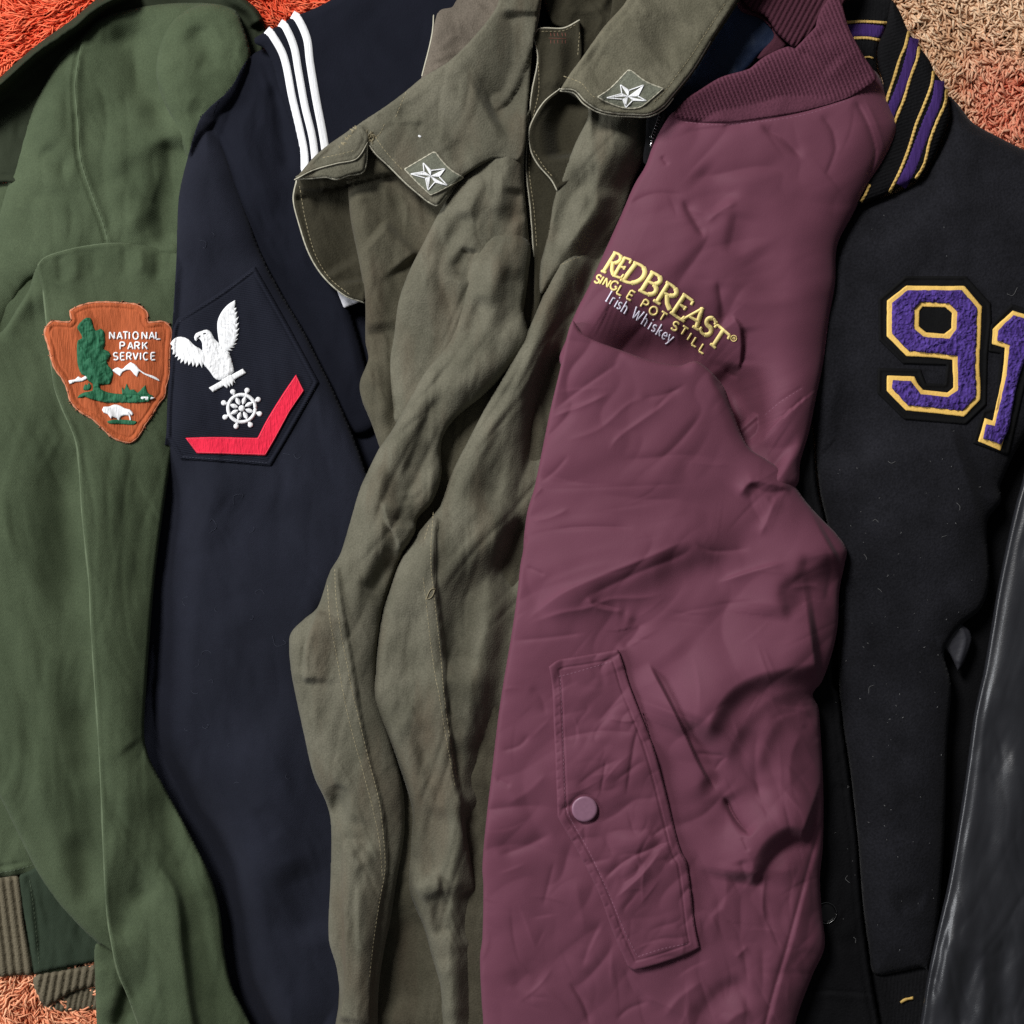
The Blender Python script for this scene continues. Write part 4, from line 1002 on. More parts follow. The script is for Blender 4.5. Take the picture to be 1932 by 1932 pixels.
# sleeve with its end lost under the bomber
UPPER = lambda x, y: 1 - smooth01((y - 1050) / 300)
LOWER = lambda x, y: smooth01((y - 1050) / 300)
o_sb = Panel('sleeve', C((468, 1480, 'c'), (530, 1450), (600, 1430), (720, 1405), (900, 1400)) + F((2050, 0), (1980, 300), (1900, 600), (1820, 900), (1760, 1300), (1720, 1700), (1680, 1932)) + J((1640, 0), (1580, 500), (1530, 1000), (1500, 1500), (1560, 2300), (1160, 2300), (1155, 1932), (1145, 1720), (1100, 1560), (1050, 1380), (975, 1200), (966, 1100), (981, 870), (986, 720), (910, 480), (840, 300), (790, 180), (766, 50)) + F((775, 1900), (790, 1700), (820, 1530), (860, 1400), (910, 1260), (990, 1120), (1050, 1040), (1138, 935), (1162, 880), (1210, 740), (1300, 560), (1400, 370), (1500, 200), (1605, 10)) + C((380, 1680)),
             lambda x, y: 118 - 22 * smooth01((y - 1300) / 200) - 6 * smooth01((y - 1700) / 150), M['olive'], oj, roll=[(52, 30), (6, 5)], skirt=22, under=[(b_ghost, 52, 60)],
             feats=[R(F((1900, 40), (1760, 300), (1620, 560), (1480, 800), (1400, 1000)), -26, 50, 60, te=0.15), R(F((1700, 640), (1640, 880), (1540, 1080), (1420, 1250)), 10, 34, 26, te=0.25),
                    R(F((1720, 1020), (1610, 1110), (1490, 1260), (1340, 1420), (1270, 1650), (1250, 1932)), -28, 40, 44, te=0.15),
                    R(F((1760, 130), (1600, 330), (1480, 470), (1400, 590)), -5, 7, 16), R(F((1670, 0), (1560, 150), (1500, 300)), 6, 30), R(F((1500, 480), (1420, 620), (1390, 700)), -3.5, 6, 12),
                    R(F((1130, 950), (1112, 1100), (1106, 1300), (1122, 1450), (1162, 1800)) + J((1162, 0), (1202, 350), (1252, 650), (1292, 850), (1332, 1050), (1392, 1180)), 9, 40, 3.0, te=0.04, te2=0.02),
                    R(J((1252, 650), (1300, 850), (1345, 1050), (1385, 1300), (1330, 1600)), -26, 6, 40, te=0.25), R(J((1210, 300), (1230, 500), (1260, 700)), -8, 4, 60, te=0.3),
                    R(F((1060, 1080), (960, 1300), (880, 1600)), 6, 30), R(F((1000, 1450), (960, 1700), (1000, 1932)), -5, 30),
                    R(J((1160, 700), (1110, 850), (1090, 980), (1020, 1100)), -9, 30, 24, te=0.2), R(J((1000, 1190), (1080, 1150), (1160, 1130)), 10, 26, 14, te=0.2), R(J((1100, 1180), (1140, 1300), (1170, 1450)), -8, 18, te=0.2), R(J((1200, 1150), (1260, 1300), (1250, 1500)), -9, 30),
                    R(J((1130, 1560), (1180, 1700), (1200, 1932)), 7, 16, 40), R(J((860, 150), (960, 480), (1010, 700)), 5, 22), R(J((1030, 200), (1060, 420), (1100, 600)), -5, 18), Wave(4, 260, 40, 112, 57), Facets(0.30, 260, 40, 113, 11, UPPER), Facets(0.30, 260, 36, 86, 12, LOWER), Facets(0.10, 90, 18, 100, 12)])
o_low = Panel('front_panel', B((1655, 610, 'c'), (1500, 740), (1380, 870), (1270, 1010), (1150, 1180), (1050, 1370), (970, 1530), (910, 1700), (882, 1910)) + F((862, 100), (868, 250), (880, 370), (890, 450), (960, 480), (1200, 300), (1560, 100)) + B((1615, 1750), (1642, 1550), (1648, 1400), (1636, 1250), (1616, 1000), (1628, 800)),
               lambda x, y: 104 - 18 * smooth01((y - 520) / 160), M['olive'], oj, roll=[(50, 26), (6, 5)], skirt=22, over=[(o_body, 3)],
               feats=[R(B((1300, 1400), (1260, 1470), (1215, 1525)), -10, 9, 12, te=0.2), R(B((1130, 1520), (1150, 1600), (1200, 1720), (1215, 1800)), -7, 16, 10), R(B((1450, 620), (1400, 900), (1330, 1150)), -8, 40, 50, te=0.3), R(B((1520, 800), (1490, 1000), (1500, 1250)), 8, 40),
                      R(B((1400, 980), (1330, 1100), (1260, 1250)), 8, 22, 18), R(B((1580, 1050), (1560, 1180), (1600, 1270)), -9, 22), R(B((1300, 1180), (1230, 1330), (1120, 1450)), -7, 18, 14), R(B((1060, 1480), (1080, 1600), (1060, 1750)), 5, 14), R(B((1180, 1560), (1170, 1700), (1130, 1900)), -6, 16),
                      R(B((1345, 1400), (1310, 1500), (1290, 1600)), -10, 30, 8, te=0.2), Wave(4, 200, 40, 112, 58), Facets(0.26, 200, 34, 112, 16)])
o_sa = Panel('sleeve', B((1650, 1376), (1580, 1308), (1500, 1303), (1420, 1330), (1345, 1400), (1295, 1540), (1262, 1690), (1228, 1850)) + F((1180, 20), (1050, 180), (950, 360), (870, 500), (800, 600), (740, 720), (690, 830), (640, 1000), (602, 1130), (576, 1205), (520, 1300), (450, 1500), (380, 1560), (302, 1640), (290, 1720), (300, 1840)) + J((312, 0), (380, 320), (430, 530), (500, 680), (527, 800), (525, 1100), (515, 1450), (560, 1620), (575, 1780), (552, 1940), (520, 2300), (800, 2300), (792, 1932), (800, 1700), (830, 1500), (862, 1350), (902, 1100), (942, 850), (936, 620), (880, 380), (830, 200), (788, 50)) + F((800, 1640), (830, 1480), (870, 1350), (930, 1200), (1000, 1080), (1015, 1000), (1100, 900), (1150, 760), (1152, 560), (1220, 440), (1400, 290), (1500, 190), (1640, 0)) + B((1615, 1750), (1642, 1550)),
             lambda x, y: 118 - 14 * smooth01((y - 1300) / 300), M['olive'], oj, roll=[(54, 34), (6, 5)], skirt=26, over=[(n_sl, 4), (o_body, 2)],
             feats=[R(B((1500, 1420), (1450, 1600), (1380, 1750)), 7, 22, 16), R(B((1400, 1650), (1340, 1800), (1290, 1932)), -7, 14, 18), R(B((1560, 1500), (1540, 1700), (1480, 1900)), -8, 20, 24),
                    R(F((1500, 60), (1300, 220), (1180, 320)), 8, 30), R(F((1130, 290), (1050, 500), (970, 700), (930, 800)), -7, 9, 22, te=0.2), R(F((1230, 100), (1120, 240), (1040, 420)), -5, 10, 24), R(F((1000, 300), (900, 500), (830, 700)), 6, 26),
                    R(F((1150, 560), (1060, 720), (950, 830), (830, 870)), -9, 30, 20, te=0.2), R(F((800, 640), (795, 880), (810, 1050), (850, 1200)), 7, 22, 16, te=0.2), R(F((815, 890), (850, 1010), (905, 1110), (916, 1195)), 13, 4, 60, te=0.2), R(F((916, 1195), (860, 1240), (800, 1320), (740, 1430)), -8, 20, 16, te=0.15),
                    R(F((960, 850), (990, 960), (980, 1060)), -12, 40, 20), R(F((900, 1220), (840, 1350), (800, 1500)), -8, 30, 20), R(F((680, 880), (660, 1100), (690, 1350)), -6, 18, 26),
                    R(F((560, 1230), (566, 1320), (590, 1500), (640, 1800)) + J((690, 200), (745, 450), (805, 680), (832, 900), (838, 1060), (804, 1250), (775, 1450), (748, 1680), (742, 1932)), 6, 30, 3, te=0.03, te2=0),
                    R(F((460, 1500), (420, 1620), (390, 1760), (380, 1932)), 12, 3, 40, te=0.1), R(F((440, 1640), (400, 1780), (410, 1900)), -9, 16, 12), R(F((350, 1640), (320, 1760), (350, 1932)), 5, 20),
                    R(J((420, 0), (440, 200), (420, 340)), 3, 4, 8), R(J((400, 60), (370, 130), (350, 220)), -2.5, 5), R(J((440, 90), (400, 180), (380, 240)), -2.5, 5),
                    R(J((500, 590), (580, 575), (640, 620), (645, 710), (620, 800)), 7, 5, 40, te=0.2), Bump(J((565, 700)), -26, 17, 30), R(J((560, 820), (640, 860), (720, 830)), 6, 14), R(J((640, 980), (690, 960), (740, 900)), -5, 8), R(J((650, 1060), (700, 1030), (760, 980)), 5, 9),
                    R(J((605, 880), (603, 1100), (608, 1400), (610, 1650), (590, 1820), (570, 1932)), 16, 3.5, 50, te=0.08, te2=0.05), R(J((690, 1100), (680, 1300), (690, 1560)), 5, 5, 26),
                    Wave(4, 260, 40, 110, 59), Facets(0.30, 260, 38, 114, 13, UPPER), Facets(0.30, 260, 34, 84, 14, LOWER), Facets(0.10, 90, 18, 100, 14)])
o_col = Panel('collar', C((860, -250), (870, -30), (720, 160), (600, 330), (540, 410), (480, 505, 'c'), (560, 512), (620, 572), (700, 622), (780, 640), (870, 646), (980, 646), (1060, 602), (1110, 545), (1230, 395), (1330, 232), (1480, 0), (1620, -250)),
              156, M['olive_collar'], oj, roll=[(30, 9), (4, 3)], skirt=7, rims=((4, 3, 2.0), (15, 2, -1.4)),
              feats=[R(C((1000, -60), (900, 120), (760, 380)), 9, 60, 60), R(C((620, 330), (780, 300), (900, 180)), -4, 30), R(C((1150, 60), (1080, 230), (1000, 330)), -5, 40), R(C((560, 430), (640, 500), (760, 560)), 5, 20, 14), Wave(4, 80, 40, 60, 61), Facets(0.14, 60, 34, 40, 19)])
o_col2 = Panel('undercollar', C((860, -250), (740, 160), (540, 420), (476, 515, 'c'), (556, 528), (612, 588), (690, 634), (780, 655), (870, 660), (985, 660), (1068, 616), (1120, 556), (1240, 402), (1342, 238), (1492, 4), (1620, -250)),
               lambda x, y: o_col.z_eval(x, y, np.full(x.shape, 40.0)) - 13, M['olive_shaded'], oj, roll=[(4, 3)], skirt=8)

FOLD_FINE = 1.0
def star_patch(surf, reg, quad, c, tips, inner, fills):
    pp = Panel('star_patch', reg(*quad), lambda x, y: surf.z(x, y) + 3.0, M['patch_grey'], oj, roll=(3, 1.6), rims=((5, 1.2, -1.0),), cell=2.0, skirt=4, inset=0.5)
    ed = Strips(); lpn = list(spline(reg(*quad), True, 4.0)); lpn.append(lpn[0])
    ed.add([tuple(a) for a in lpn], lambda u: 2.6 + 0.8 * np.sin(u * 170), pp, 0.5, 0.8, raw=True, step=2.0)
    ed.build('edging', M['edge_olive'], pp.obj)
    loops = []
    for k, f in enumerate(fills):
        loops.append(reg(tips[k] + ('c',), inner[f] + ('c',), c + ('c',)))
    Panel('star', loops[0], lambda x, y: pp.z(x, y) + 1.6, M['white_thread'], pp.obj, roll=(1.5, 0.5), holes=loops[1:], cell=0.9, skirt=2, inset=0.2)
    so = Strips()
    for k in range(5):
        for j in (k, (k - 1) % 5):
            so.add(reg(tips[k], inner[j]), 2.7, pp, 1.5, 0.7, raw=True, step=1.5)
        so.add(reg(inner[k], c), 1.5, pp, 1.4, 0.6, raw=True, step=1.5)
    so.build('star_outline', M['white_thread'], pp.obj)
    return pp
star_patch(o_front, S1, ((110, 640, 'c'), (690, 295, 'c'), (745, 300, 'c'), (900, 500), (1080, 670), (1310, 810, 'c'), (1080, 950), (780, 1110, 'c'), (640, 1165, 'c'), (380, 920)),
           (640, 775), [(490, 510), (935, 630), (985, 970), (590, 1065), (235, 735)], [(650, 665), (815, 790), (730, 900), (540, 820), (510, 690)], [0, 1, 2, 3, 4])
star_patch(o_col, S2, ((365, 815, 'c'), (620, 640), (980, 270, 'c'), (1050, 275, 'c'), (1350, 500), (1700, 640, 'c'), (1450, 860), (1230, 1020), (1000, 1045), (800, 1010), (520, 900)),
           (985, 800), [(830, 565), (1300, 570), (1355, 890), (940, 1030), (550, 830)], [(1000, 680), (1185, 795), (1080, 880), (880, 860), (860, 745)], [0, 1, 2, 3, 4])
os_ = Strips()
for pts, sf in ((F((548, 1280), (556, 1450), (585, 1650), (624, 1850), (638, 1932)) + J((683, 200), (742, 450), (800, 680), (826, 900), (832, 1060), (800, 1250), (770, 1450), (744, 1680)), o_sa),
                (F((507, 1370), (520, 1550), (560, 1780), (587, 1932)) + J((632, 230), (700, 480), (760, 700), (800, 900), (818, 1100)), o_sa),
                (F((1105, 960), (1092, 1150), (1095, 1300), (1112, 1450), (1150, 1800)) + J((1165, 60), (1200, 330), (1240, 560)), o_sb),
                (F((1080, 1030), (1050, 1130)), o_sb), (F((1048, 1330), (1068, 1500), (1090, 1700), (1120, 1910)) + J((1130, 30), (1180, 330), (1230, 600)), o_sb),
                (C((1410, 20), (1320, 160), (1230, 300), (1120, 450), (1068, 520), (1000, 585)), o_col), (C((500, 430), (600, 470), (650, 530), (690, 560)), o_col),
                (B((350, 1050), (385, 1250), (440, 1440), (520, 1570), (640, 1670)), o_flap), (B((830, 700), (800, 760), (770, 775)), o_front), (B((950, 520), (910, 620), (885, 680)), o_front),
                (B((775, 770), (840, 860), (945, 975)), o_front), (C((345, 230), (360, 500), (320, 700), (305, 950), (332, 1180), (348, 1400)), o_plk), (C((375, 178), (500, 172), (585, 130)), o_plk),
                (C((590, 180), (578, 330)), o_plk), (C((330, 850), (395, 950), (450, 1010)), o_face), (C((470, 1500), (600, 1448), (700, 1428)), o_sb), (B((480, 890), (580, 870), (660, 850)), o_fold)):
    seam(pts, sf, M['ecru'], oj, 5.5, 2.2, 1.7, 0.3, 0.7)
# tufts of loose thread at the collar corner and the knot on the sleeve seam
for k in range(16):
    x0, y0 = B((745 + random.uniform(-20, 25), 775 + random.uniform(-25, 20)))[0]; a = random.uniform(0, 6.3); l_ = random.uniform(6, 16)
    os_.add([(x0, y0), (x0 + math.cos(a) * l_ * .5, y0 + math.sin(a) * l_ * .5 + 1), (x0 + math.cos(a + .5) * l_, y0 + math.sin(a + .5) * l_)], 1.1, o_front, 1.5, 1.0, step=2)
for k in range(26):
    u = random.random(); x0, y0 = B((580 + u * 90 + random.uniform(-8, 8), 840 - u * 115 + random.uniform(-8, 8)))[0]; a = 2.2 + random.uniform(-.7, .7); l_ = random.uniform(3, 7)
    os_.add([(x0, y0), (x0 + math.cos(a) * l_, y0 - math.sin(a) * l_)], 1.6, o_fold, 0.6, 0.8, raw=True, step=2)
os_.add(F((1118, 1390), (1090, 1398), (1068, 1450), (1095, 1440), (1118, 1390)), 1.6, o_sb, 1.2, 1.0)
lt = os_.build('loose_threads', M['ecru'], oj); lt['kind'] = 'stuff'
sk = Strips(); sk.add(B((1020, 766), (1030, 770), (1036, 774)), 4.0, o_front, 0.6, 0.8, step=1); sk.build('lint', M['white_thread'], oj)
mk = Strips()
for a_ in ([(415, 215), (515, 218)],):
    mk.add(C(*a_), 1.4, o_plk, 0.5, 0.4, raw=True)
for k, x_ in enumerate((425, 445, 465, 490, 508)):
    mk.add(C((x_, 185), (x_ + 4, 205)), 2.0, o_plk, 0.5, 0.4, raw=True); 
    mk.add(C((x_ + 2, 225), (x_ + 2, 245)), 1.6, o_plk, 0.5, 0.4, raw=True)
mk.build('laundry_mark', plain('faded_red_ink', srgb(104, 62, 50), 0.9), oj)

for pts, sf in ((C((482, 503), (560, 511), (620, 571), (700, 621), (780, 639), (870, 645), (980, 645), (1060, 601), (1110, 544), (1230, 394), (1330, 231)), o_col), (C((478, 513), (556, 526), (612, 586), (690, 632), (780, 653), (870, 658), (985, 658), (1068, 614), (1120, 554)), o_col2),
                (B((737, 814), (780, 871), (850, 936), (950, 1036), (1020, 1096), (1080, 1143), (1128, 1160), (1180, 1102)), o_front), (B((332, 1012), (420, 1009), (500, 1002), (560, 1014), (620, 994), (713, 967), (735, 816)), o_front),
                (B((320, 1016), (430, 961), (560, 924), (662, 903), (699, 868), (736, 802)), o_fold), (B((332, 1018), (314, 1120), (342, 1250), (402, 1430), (482, 1560), (602, 1668), (715, 1709)), o_flap),
                (C((480, 500), (392, 572), (334, 660), (304, 742), (314, 850), (354, 929), (431, 1018), (462, 1075)), o_face), (C((328, 202), (353, 330), (320, 518), (299, 720), (287, 950), (311, 1180), (331, 1450)), o_plk), (C((328, 200), (363, 161), (500, 157), (591, 112)), o_plk),
                (B((1108, 0), (1100, 180), (1041, 430)), o_lin)):
    ed_ = Strips(); ed_.add(pts, 2.6, sf, 0.5, 0.9, step=3.0); ed_.build('worn_edge', M['edge_olive'], oj)

# ----------------------------------------------------------------------------
# black varsity jacket
# ----------------------------------------------------------------------------
M['wool'] = cloth('black_wool', srgb(27, 27, 31), srgb(34, 34, 39), rough=0.95, weave=600, wb=0.5, mottle=0.14, mscale=30, spec=0.10, fuzz=1.3, speck=0.28, sheen=0.05, wrinkle=0.12, wscale=40)
M['wool_dark'] = cloth('black_wool_facing', srgb(19, 19, 21), srgb(23, 23, 25), rough=0.95, weave=600, wb=0.5, spec=0.08, fuzz=1.2, speck=0.14)
M['rib_black'] = cloth('black_rib_knit', srgb(22, 22, 24), srgb(26, 26, 28), rough=0.95, weave=500, wb=0.6, spec=0.08, fuzz=0.8, speck=0.14)
M['gold_yarn'] = thread('gold_yarn', srgb(214, 178, 104), rough=0.85, rot=20, sc=500, bump=0.9, spec=0.15, var=0.14)
M['purple_yarn'] = thread('purple_yarn', srgb(66, 44, 104), rough=0.9, rot=60, sc=500, bump=0.9, spec=0.12, var=0.14)
M['gold_felt'] = cloth('gold_felt', srgb(255, 208, 112), srgb(255, 214, 122), rough=0.95, weave=700, wb=0.3, spec=0.08, fuzz=0.4, speck=0.04, mottle=0.05)
M['chenille'] = cloth('purple_chenille', srgb(74, 52, 130), srgb(92, 70, 152), rough=0.95, weave=330, wb=0.7, spec=0.06, fuzz=1.4, speck=0.22, mottle=0.2, mscale=120, sheen=0.12)
M['felt_black'] = cloth('black_felt', srgb(22, 22, 23), rough=0.95, weave=700, wb=0.3, spec=0.1, fuzz=0.5)
M['leather_trim'] = plain('grey_leather', srgb(54, 54, 60), 0.5, 0, 0.4, 0.3, 300)

vj = thing('varsity_jacket', 'black wool varsity jacket with purple chenille numerals and striped knit collar', 'jacket', 1700, 1100)
v_back = Panel('back', O((1530, 1000), (1530, 2250), (2300, 2250), (2300, 700), (1900, 800)), 4, M['wool_dark'], vj, roll=(10, 6), skirt=16)
v_plk = Panel('placket', H((560, 300), (730, 480), (742, 560), (752, 700), (770, 850), (805, 1000), (830, 1200), (850, 1932)) + L((880, 60), (905, 250), (930, 420), (965, 700), (990, 900), (1005, 1150), (1030, 1400), (1065, 1650), (1115, 1932), (1180, 2400), (300, 2400), (300, 800)) + H((0, 1500), (0, 900)),
              56, M['wool_dark'], vj, roll=[(14, 7), (4, 4)], skirt=20, rims=((12, 2.2, -2.4), (6, 3, 1.5)),
              feats=[R(L((700, 1735), (880, 1748), (1090, 1762)), -3, 3, te=0), R(L((700, 1760), (1100, 1785)), 2, 8), R(L((700, 1440), (850, 1470), (1040, 1480)), -3, 16), R(L((840, 590), (950, 620)), -3, 10), Wave(5, 120, 40, 86, 71)])
v_in = Panel('inner_collar', D((820, 60), (895, 10), (1000, -20), (1180, -10), (1190, 60), (1150, 160), (1110, 260), (1100, 360), (1140, 700), (900, 700)), 40, M['rib_black'], vj, roll=[(14, 10)], skirt=20, feats=[rib_wave(2.2, 6.0, 3)], cell=2.4)
def cord(strips, path, w, surf, off=1.2, dome=1.4):
    strips.add(path, lambda u: w * (0.86 + 0.22 * np.abs(np.sin(u * len(path) * 55))), surf, off, dome, step=1.6, m=7)
v_body = Panel('body', D((1180, 1100), (1345, 1012), (1420, 900), (1480, 760), (1512, 640), (1500, 540), (1560, 590), (1640, 690), (1780, 770), (1932, 845), (2300, 1000), (2600, 1700)) + H((1960, 500), (1800, 800), (1800, 900), (1725, 1010), (1735, 1340), (1690, 1500), (1580, 1595), (1505, 1690), (1480, 1760), (1520, 1932)) + L((1500, 300), (1480, 900), (1440, 1400), (1390, 1640), (1370, 1612), (1240, 1635), (1085, 1652), (1050, 1480), (1022, 1250), (995, 900), (950, 500), (915, 300), (890, 60)) + H((880, 1700), (870, 1300), (815, 1000), (780, 850), (762, 700), (752, 560), (700, 300), (560, 0), (700, -200)) + D((800, 1500), (900, 1250), (1010, 1145)),
               lambda x, y: 62 + 14 * smooth01((x - 1560) / 140) - 6 * smooth01((y - 1500) / 300), M['wool'], vj, roll=[(66, 30), (8, 6)], skirt=24,
               feats=[R(D((1400, 900), (1480, 780), (1525, 640)), -4, 10, te=0.1), R(D((1530, 1000), (1400, 1120), (1200, 1260), (1080, 1400)), -7, 40, 30), R(H((1480, 420), (1560, 640), (1640, 900), (1700, 1150)), 9, 60, 14, te=0.25),
                      R(H((820, 420), (950, 460), (1020, 700)), -8, 60), R(H((1100, 480), (1250, 900), (1400, 1400)), 7, 130), R(L((1100, 400), (1150, 900), (1160, 1500)), 8, 90), R(D((1500, 700), (1620, 750), (1932, 900)), 3, 8, te=0.1),
                      R(H((1440, 1650), (1490, 1760), (1560, 1860)), 5, 5, 12), R(L((1200, 1300), (1300, 1230), (1380, 1250)), -4, 20), Wave(6, 200, 110, 60, 73)])
Panel('hem_rib', L((1070, 1640), (1240, 1625), (1400, 1590), (1500, 1600), (1400, 2400), (1150, 2400), (1100, 1850)), 34, M['rib_black'], vj, roll=[(20, 12)], skirt=16, feats=[rib_wave(2.2, 7, 5)], cell=2.6)
v_col = Panel('collar', D((1170, 60, 'c'), (1185, 0), (1232, 70), (1275, 170), (1340, 262), (1400, 345), (1425, 405), (1480, 480), (1500, 540), (1512, 640), (1470, 780), (1400, 930), (1345, 1012, 'c'), (1270, 1040), (1175, 1085, 'c'), (1080, 1130), (990, 1160), (900, 1150), (1000, 900), (1110, 700), (1140, 500), (1105, 350), (1110, 250), (1150, 160)),
              lambda x, y: 92 - 14 * smooth01((y - 100) / 250), M['rib_black'], vj, roll=[(22, 12), (5, 4)], skirt=18, cell=2.2, feats=[rib_wave(2.6, 6.2, 70)], over=[(v_body, 4)])
for path in ([(1282, 175), (1262, 260), (1232, 330), (1205, 420), (1168, 530), (1138, 630)], [(1340, 262), (1330, 330), (1290, 440), (1255, 560), (1218, 650), (1180, 750)],
             [(1422, 400), (1410, 480), (1370, 590), (1325, 700), (1285, 830), (1235, 960), (1172, 1088)], [(1495, 505), (1488, 580), (1440, 690), (1400, 800), (1368, 930), (1320, 1010)], [(1062, 1040), (1035, 1100), (1010, 1140)]):
    vs = Strips(); cord(vs, D(*path), 6.2, v_col); vs.build('gold_stripe', M['gold_yarn'], vj)
for path in ([(915, 128), (1000, 122), (1080, 124), (1160, 130)], [(970, 215), (1050, 215), (1120, 228)]):
    vs = Strips(); cord(vs, D(*path), 6.0, v_in); vs.build('gold_stripe', M['gold_yarn'], vj)
vp = Strips(); vp.add(D((1312, 215), (1290, 320), (1255, 440), (1215, 545), (1182, 620), (1150, 720)), 19, v_col, 0.6, 1.0, m=9); vp.build('purple_stripe', M['purple_yarn'], vj)
vp = Strips(); vp.add(D((1455, 455), (1440, 560), (1385, 700), (1340, 820), (1290, 950), (1235, 1050)), lambda u: 19.5 + 3 * u, v_col, 0.6, 1.0, m=9); vp.build('purple_stripe', M['purple_yarn'], vj)
vp = Strips(); vp.add(D((930, 175), (1020, 168), (1140, 180)), 24, v_in, 0.6, 1.0, m=9); vp.build('purple_stripe', M['purple_yarn'], vj)
vt = Strips(); cord(vt, D((1030, 325), (1060, 322), (1082, 330)), 4.0, v_in); vt.build('gold_thread_end', M['gold_yarn'], vj)
vt = Strips()
cord(vt, L((1235, 1812), (1262, 1795), (1308, 1785)), 6.0, lambda X, Y: np.full(X.shape, 36.0), 2, 2)
vt.build('gold_thread_end', M['gold_yarn'], vj)

# numerals
def onbody(o_):
    return lambda x, y: v_body.z(x, y) + o_
bk = dict(roll=(4, 3), skirt=4, inset=0.5, cell=2.2)
nb = Panel('numeral_backing', V((530, 100, 'c'), (1150, 100, 'c'), (1405, 380, 'c'), (1410, 560, 'c'), (1372, 900, 'c'), (1360, 1410, 'c'), (1150, 1612, 'c'), (520, 1560, 'c'), (245, 1290, 'c'), (252, 1035, 'c'), (690, 1045, 'c'), (745, 1192, 'c'), (930, 1196, 'c'), (950, 1010, 'c'), (510, 995, 'c'), (262, 750, 'c'), (256, 335, 'c')),
           onbody(4.0), M['felt_black'], vj, rims=((3.5, 2.2, 1.6), (9, 2.5, -1.0)), **bk)
nb1 = Panel('numeral_backing', V((1395, 600, 'c'), (1610, 385, 'c'), (1860, 470, 'c'), (1800, 1000, 'c'), (1640, 1700, 'c'), (1590, 1930, 'c'), (1215, 1800, 'c'), (1318, 1465, 'c'), (1440, 1430, 'c'), (1500, 890, 'c'), (1375, 870, 'c')),
            onbody(4.0), M['felt_black'], vj, rims=((3.5, 2.2, 1.6), (9, 2.5, -1.0)), **bk)
nine_out = V((545, 200, 'c'), (850, 203), (1135, 203, 'c'), (1310, 410, 'c'), (1300, 700), (1285, 1000), (1300, 1240), (1292, 1360, 'c'), (1130, 1532, 'c'), (850, 1498), (540, 1470, 'c'), (345, 1268, 'c'), (345, 1112, 'c'), (628, 1122, 'c'), (650, 1180), (715, 1258, 'c'), (960, 1284, 'c'), (1022, 1236, 'c'), (1012, 955, 'c'), (800, 930), (545, 916, 'c'), (345, 712, 'c'), (345, 350, 'c'))
nine_hole = V((710, 415, 'c'), (940, 417, 'c'), (1006, 480, 'c'), (1000, 632, 'c'), (930, 690, 'c'), (745, 676, 'c'), (672, 612, 'c'), (676, 458, 'c'))
hole_big = V((690, 366, 'c'), (975, 380, 'c'), (1060, 465, 'c'), (1050, 645, 'c'), (982, 737, 'c'), (715, 716, 'c'), (622, 632, 'c'), (625, 442, 'c'))
f9 = Panel('felt_border', nine_out, lambda x, y: nb.z(x, y) + 3.0, M['gold_felt'], nb.obj, roll=(2.5, 1.5), holes=[nine_hole], cell=1.6, skirt=4, inset=0.4, wobble=0.9)
nine_in = V((555, 243, 'c'), (1110, 245, 'c'), (1262, 425, 'c'), (1258, 700), (1245, 1000), (1255, 1240), (1248, 1338, 'c'), (1112, 1478, 'c'), (850, 1445), (562, 1418, 'c'), (395, 1245, 'c'), (405, 1158, 'c'), (590, 1170, 'c'), (690, 1300, 'c'), (970, 1330, 'c'), (1072, 1255, 'c'), (1062, 915, 'c'), (800, 885), (575, 868, 'c'), (395, 688, 'c'), (398, 372, 'c'))
CH = [Wave(4.2, 4.6, 4.2, 15, 81, 2), Wave(2.4, 9, 7, 50, 83, 2)]
Panel('chenille', nine_in, lambda x, y: nb.z(x, y) + 8.5, M['chenille'], nb.obj, roll=(6, 5), holes=[hole_big], cell=1.1, skirt=5, inset=0.3, feats=CH, wobble=1.4)
f1 = Panel('felt_border', V((1625, 450, 'c'), (1800, 515), (1830, 560), (1765, 900), (1705, 1060), (1640, 1300), (1582, 1640), (1556, 1700), (1500, 1876, 'c'), (1274, 1782, 'c'), (1342, 1545, 'c'), (1420, 1572, 'c'), (1520, 1100), (1545, 832, 'c'), (1415, 795, 'c'), (1420, 640, 'c')),
           lambda x, y: nb1.z(x, y) + 3.0, M['gold_felt'], nb1.obj, roll=(2.5, 1.5), cell=1.6, skirt=4, inset=0.4, wobble=0.9)
Panel('chenille', V((1632, 498, 'c'), (1800, 548), (1830, 580), (1770, 900), (1712, 1060), (1648, 1300), (1590, 1640), (1562, 1700), (1512, 1815, 'c'), (1322, 1752, 'c'), (1356, 1608, 'c'), (1442, 1622, 'c'), (1560, 1100), (1592, 800, 'c'), (1467, 760, 'c'), (1476, 652, 'c')),
      lambda x, y: nb1.z(x, y) + 8.5, M['chenille'], nb1.obj, roll=(6, 5), cell=1.1, skirt=5, inset=0.3, feats=CH, wobble=1.4)
Panel('pocket_welt', O((1806, 1172), (1814, 1176, 'c'), (1829, 1190), (1833, 1209), (1817, 1253), (1807, 1267, 'c'), (1793, 1236), (1780, 1220), (1786, 1196)), 40, M['leather_trim'], vj, roll=[(12, 6), (3, 2)], skirt=14, cell=1.6, feats=[R(O((1812, 1180), (1822, 1205), (1810, 1255)), 3, 8, 4, te=0.1)])
sb = Strips(); sb.disc(L((815, 1305))[0], 19, v_plk, 2.5, 3.0, 24); sb.build('snap_button', plain('black_snap', srgb(12, 12, 13), 0.3), vj)
sr = Strips(); sc_ = L((815, 1305))[0]
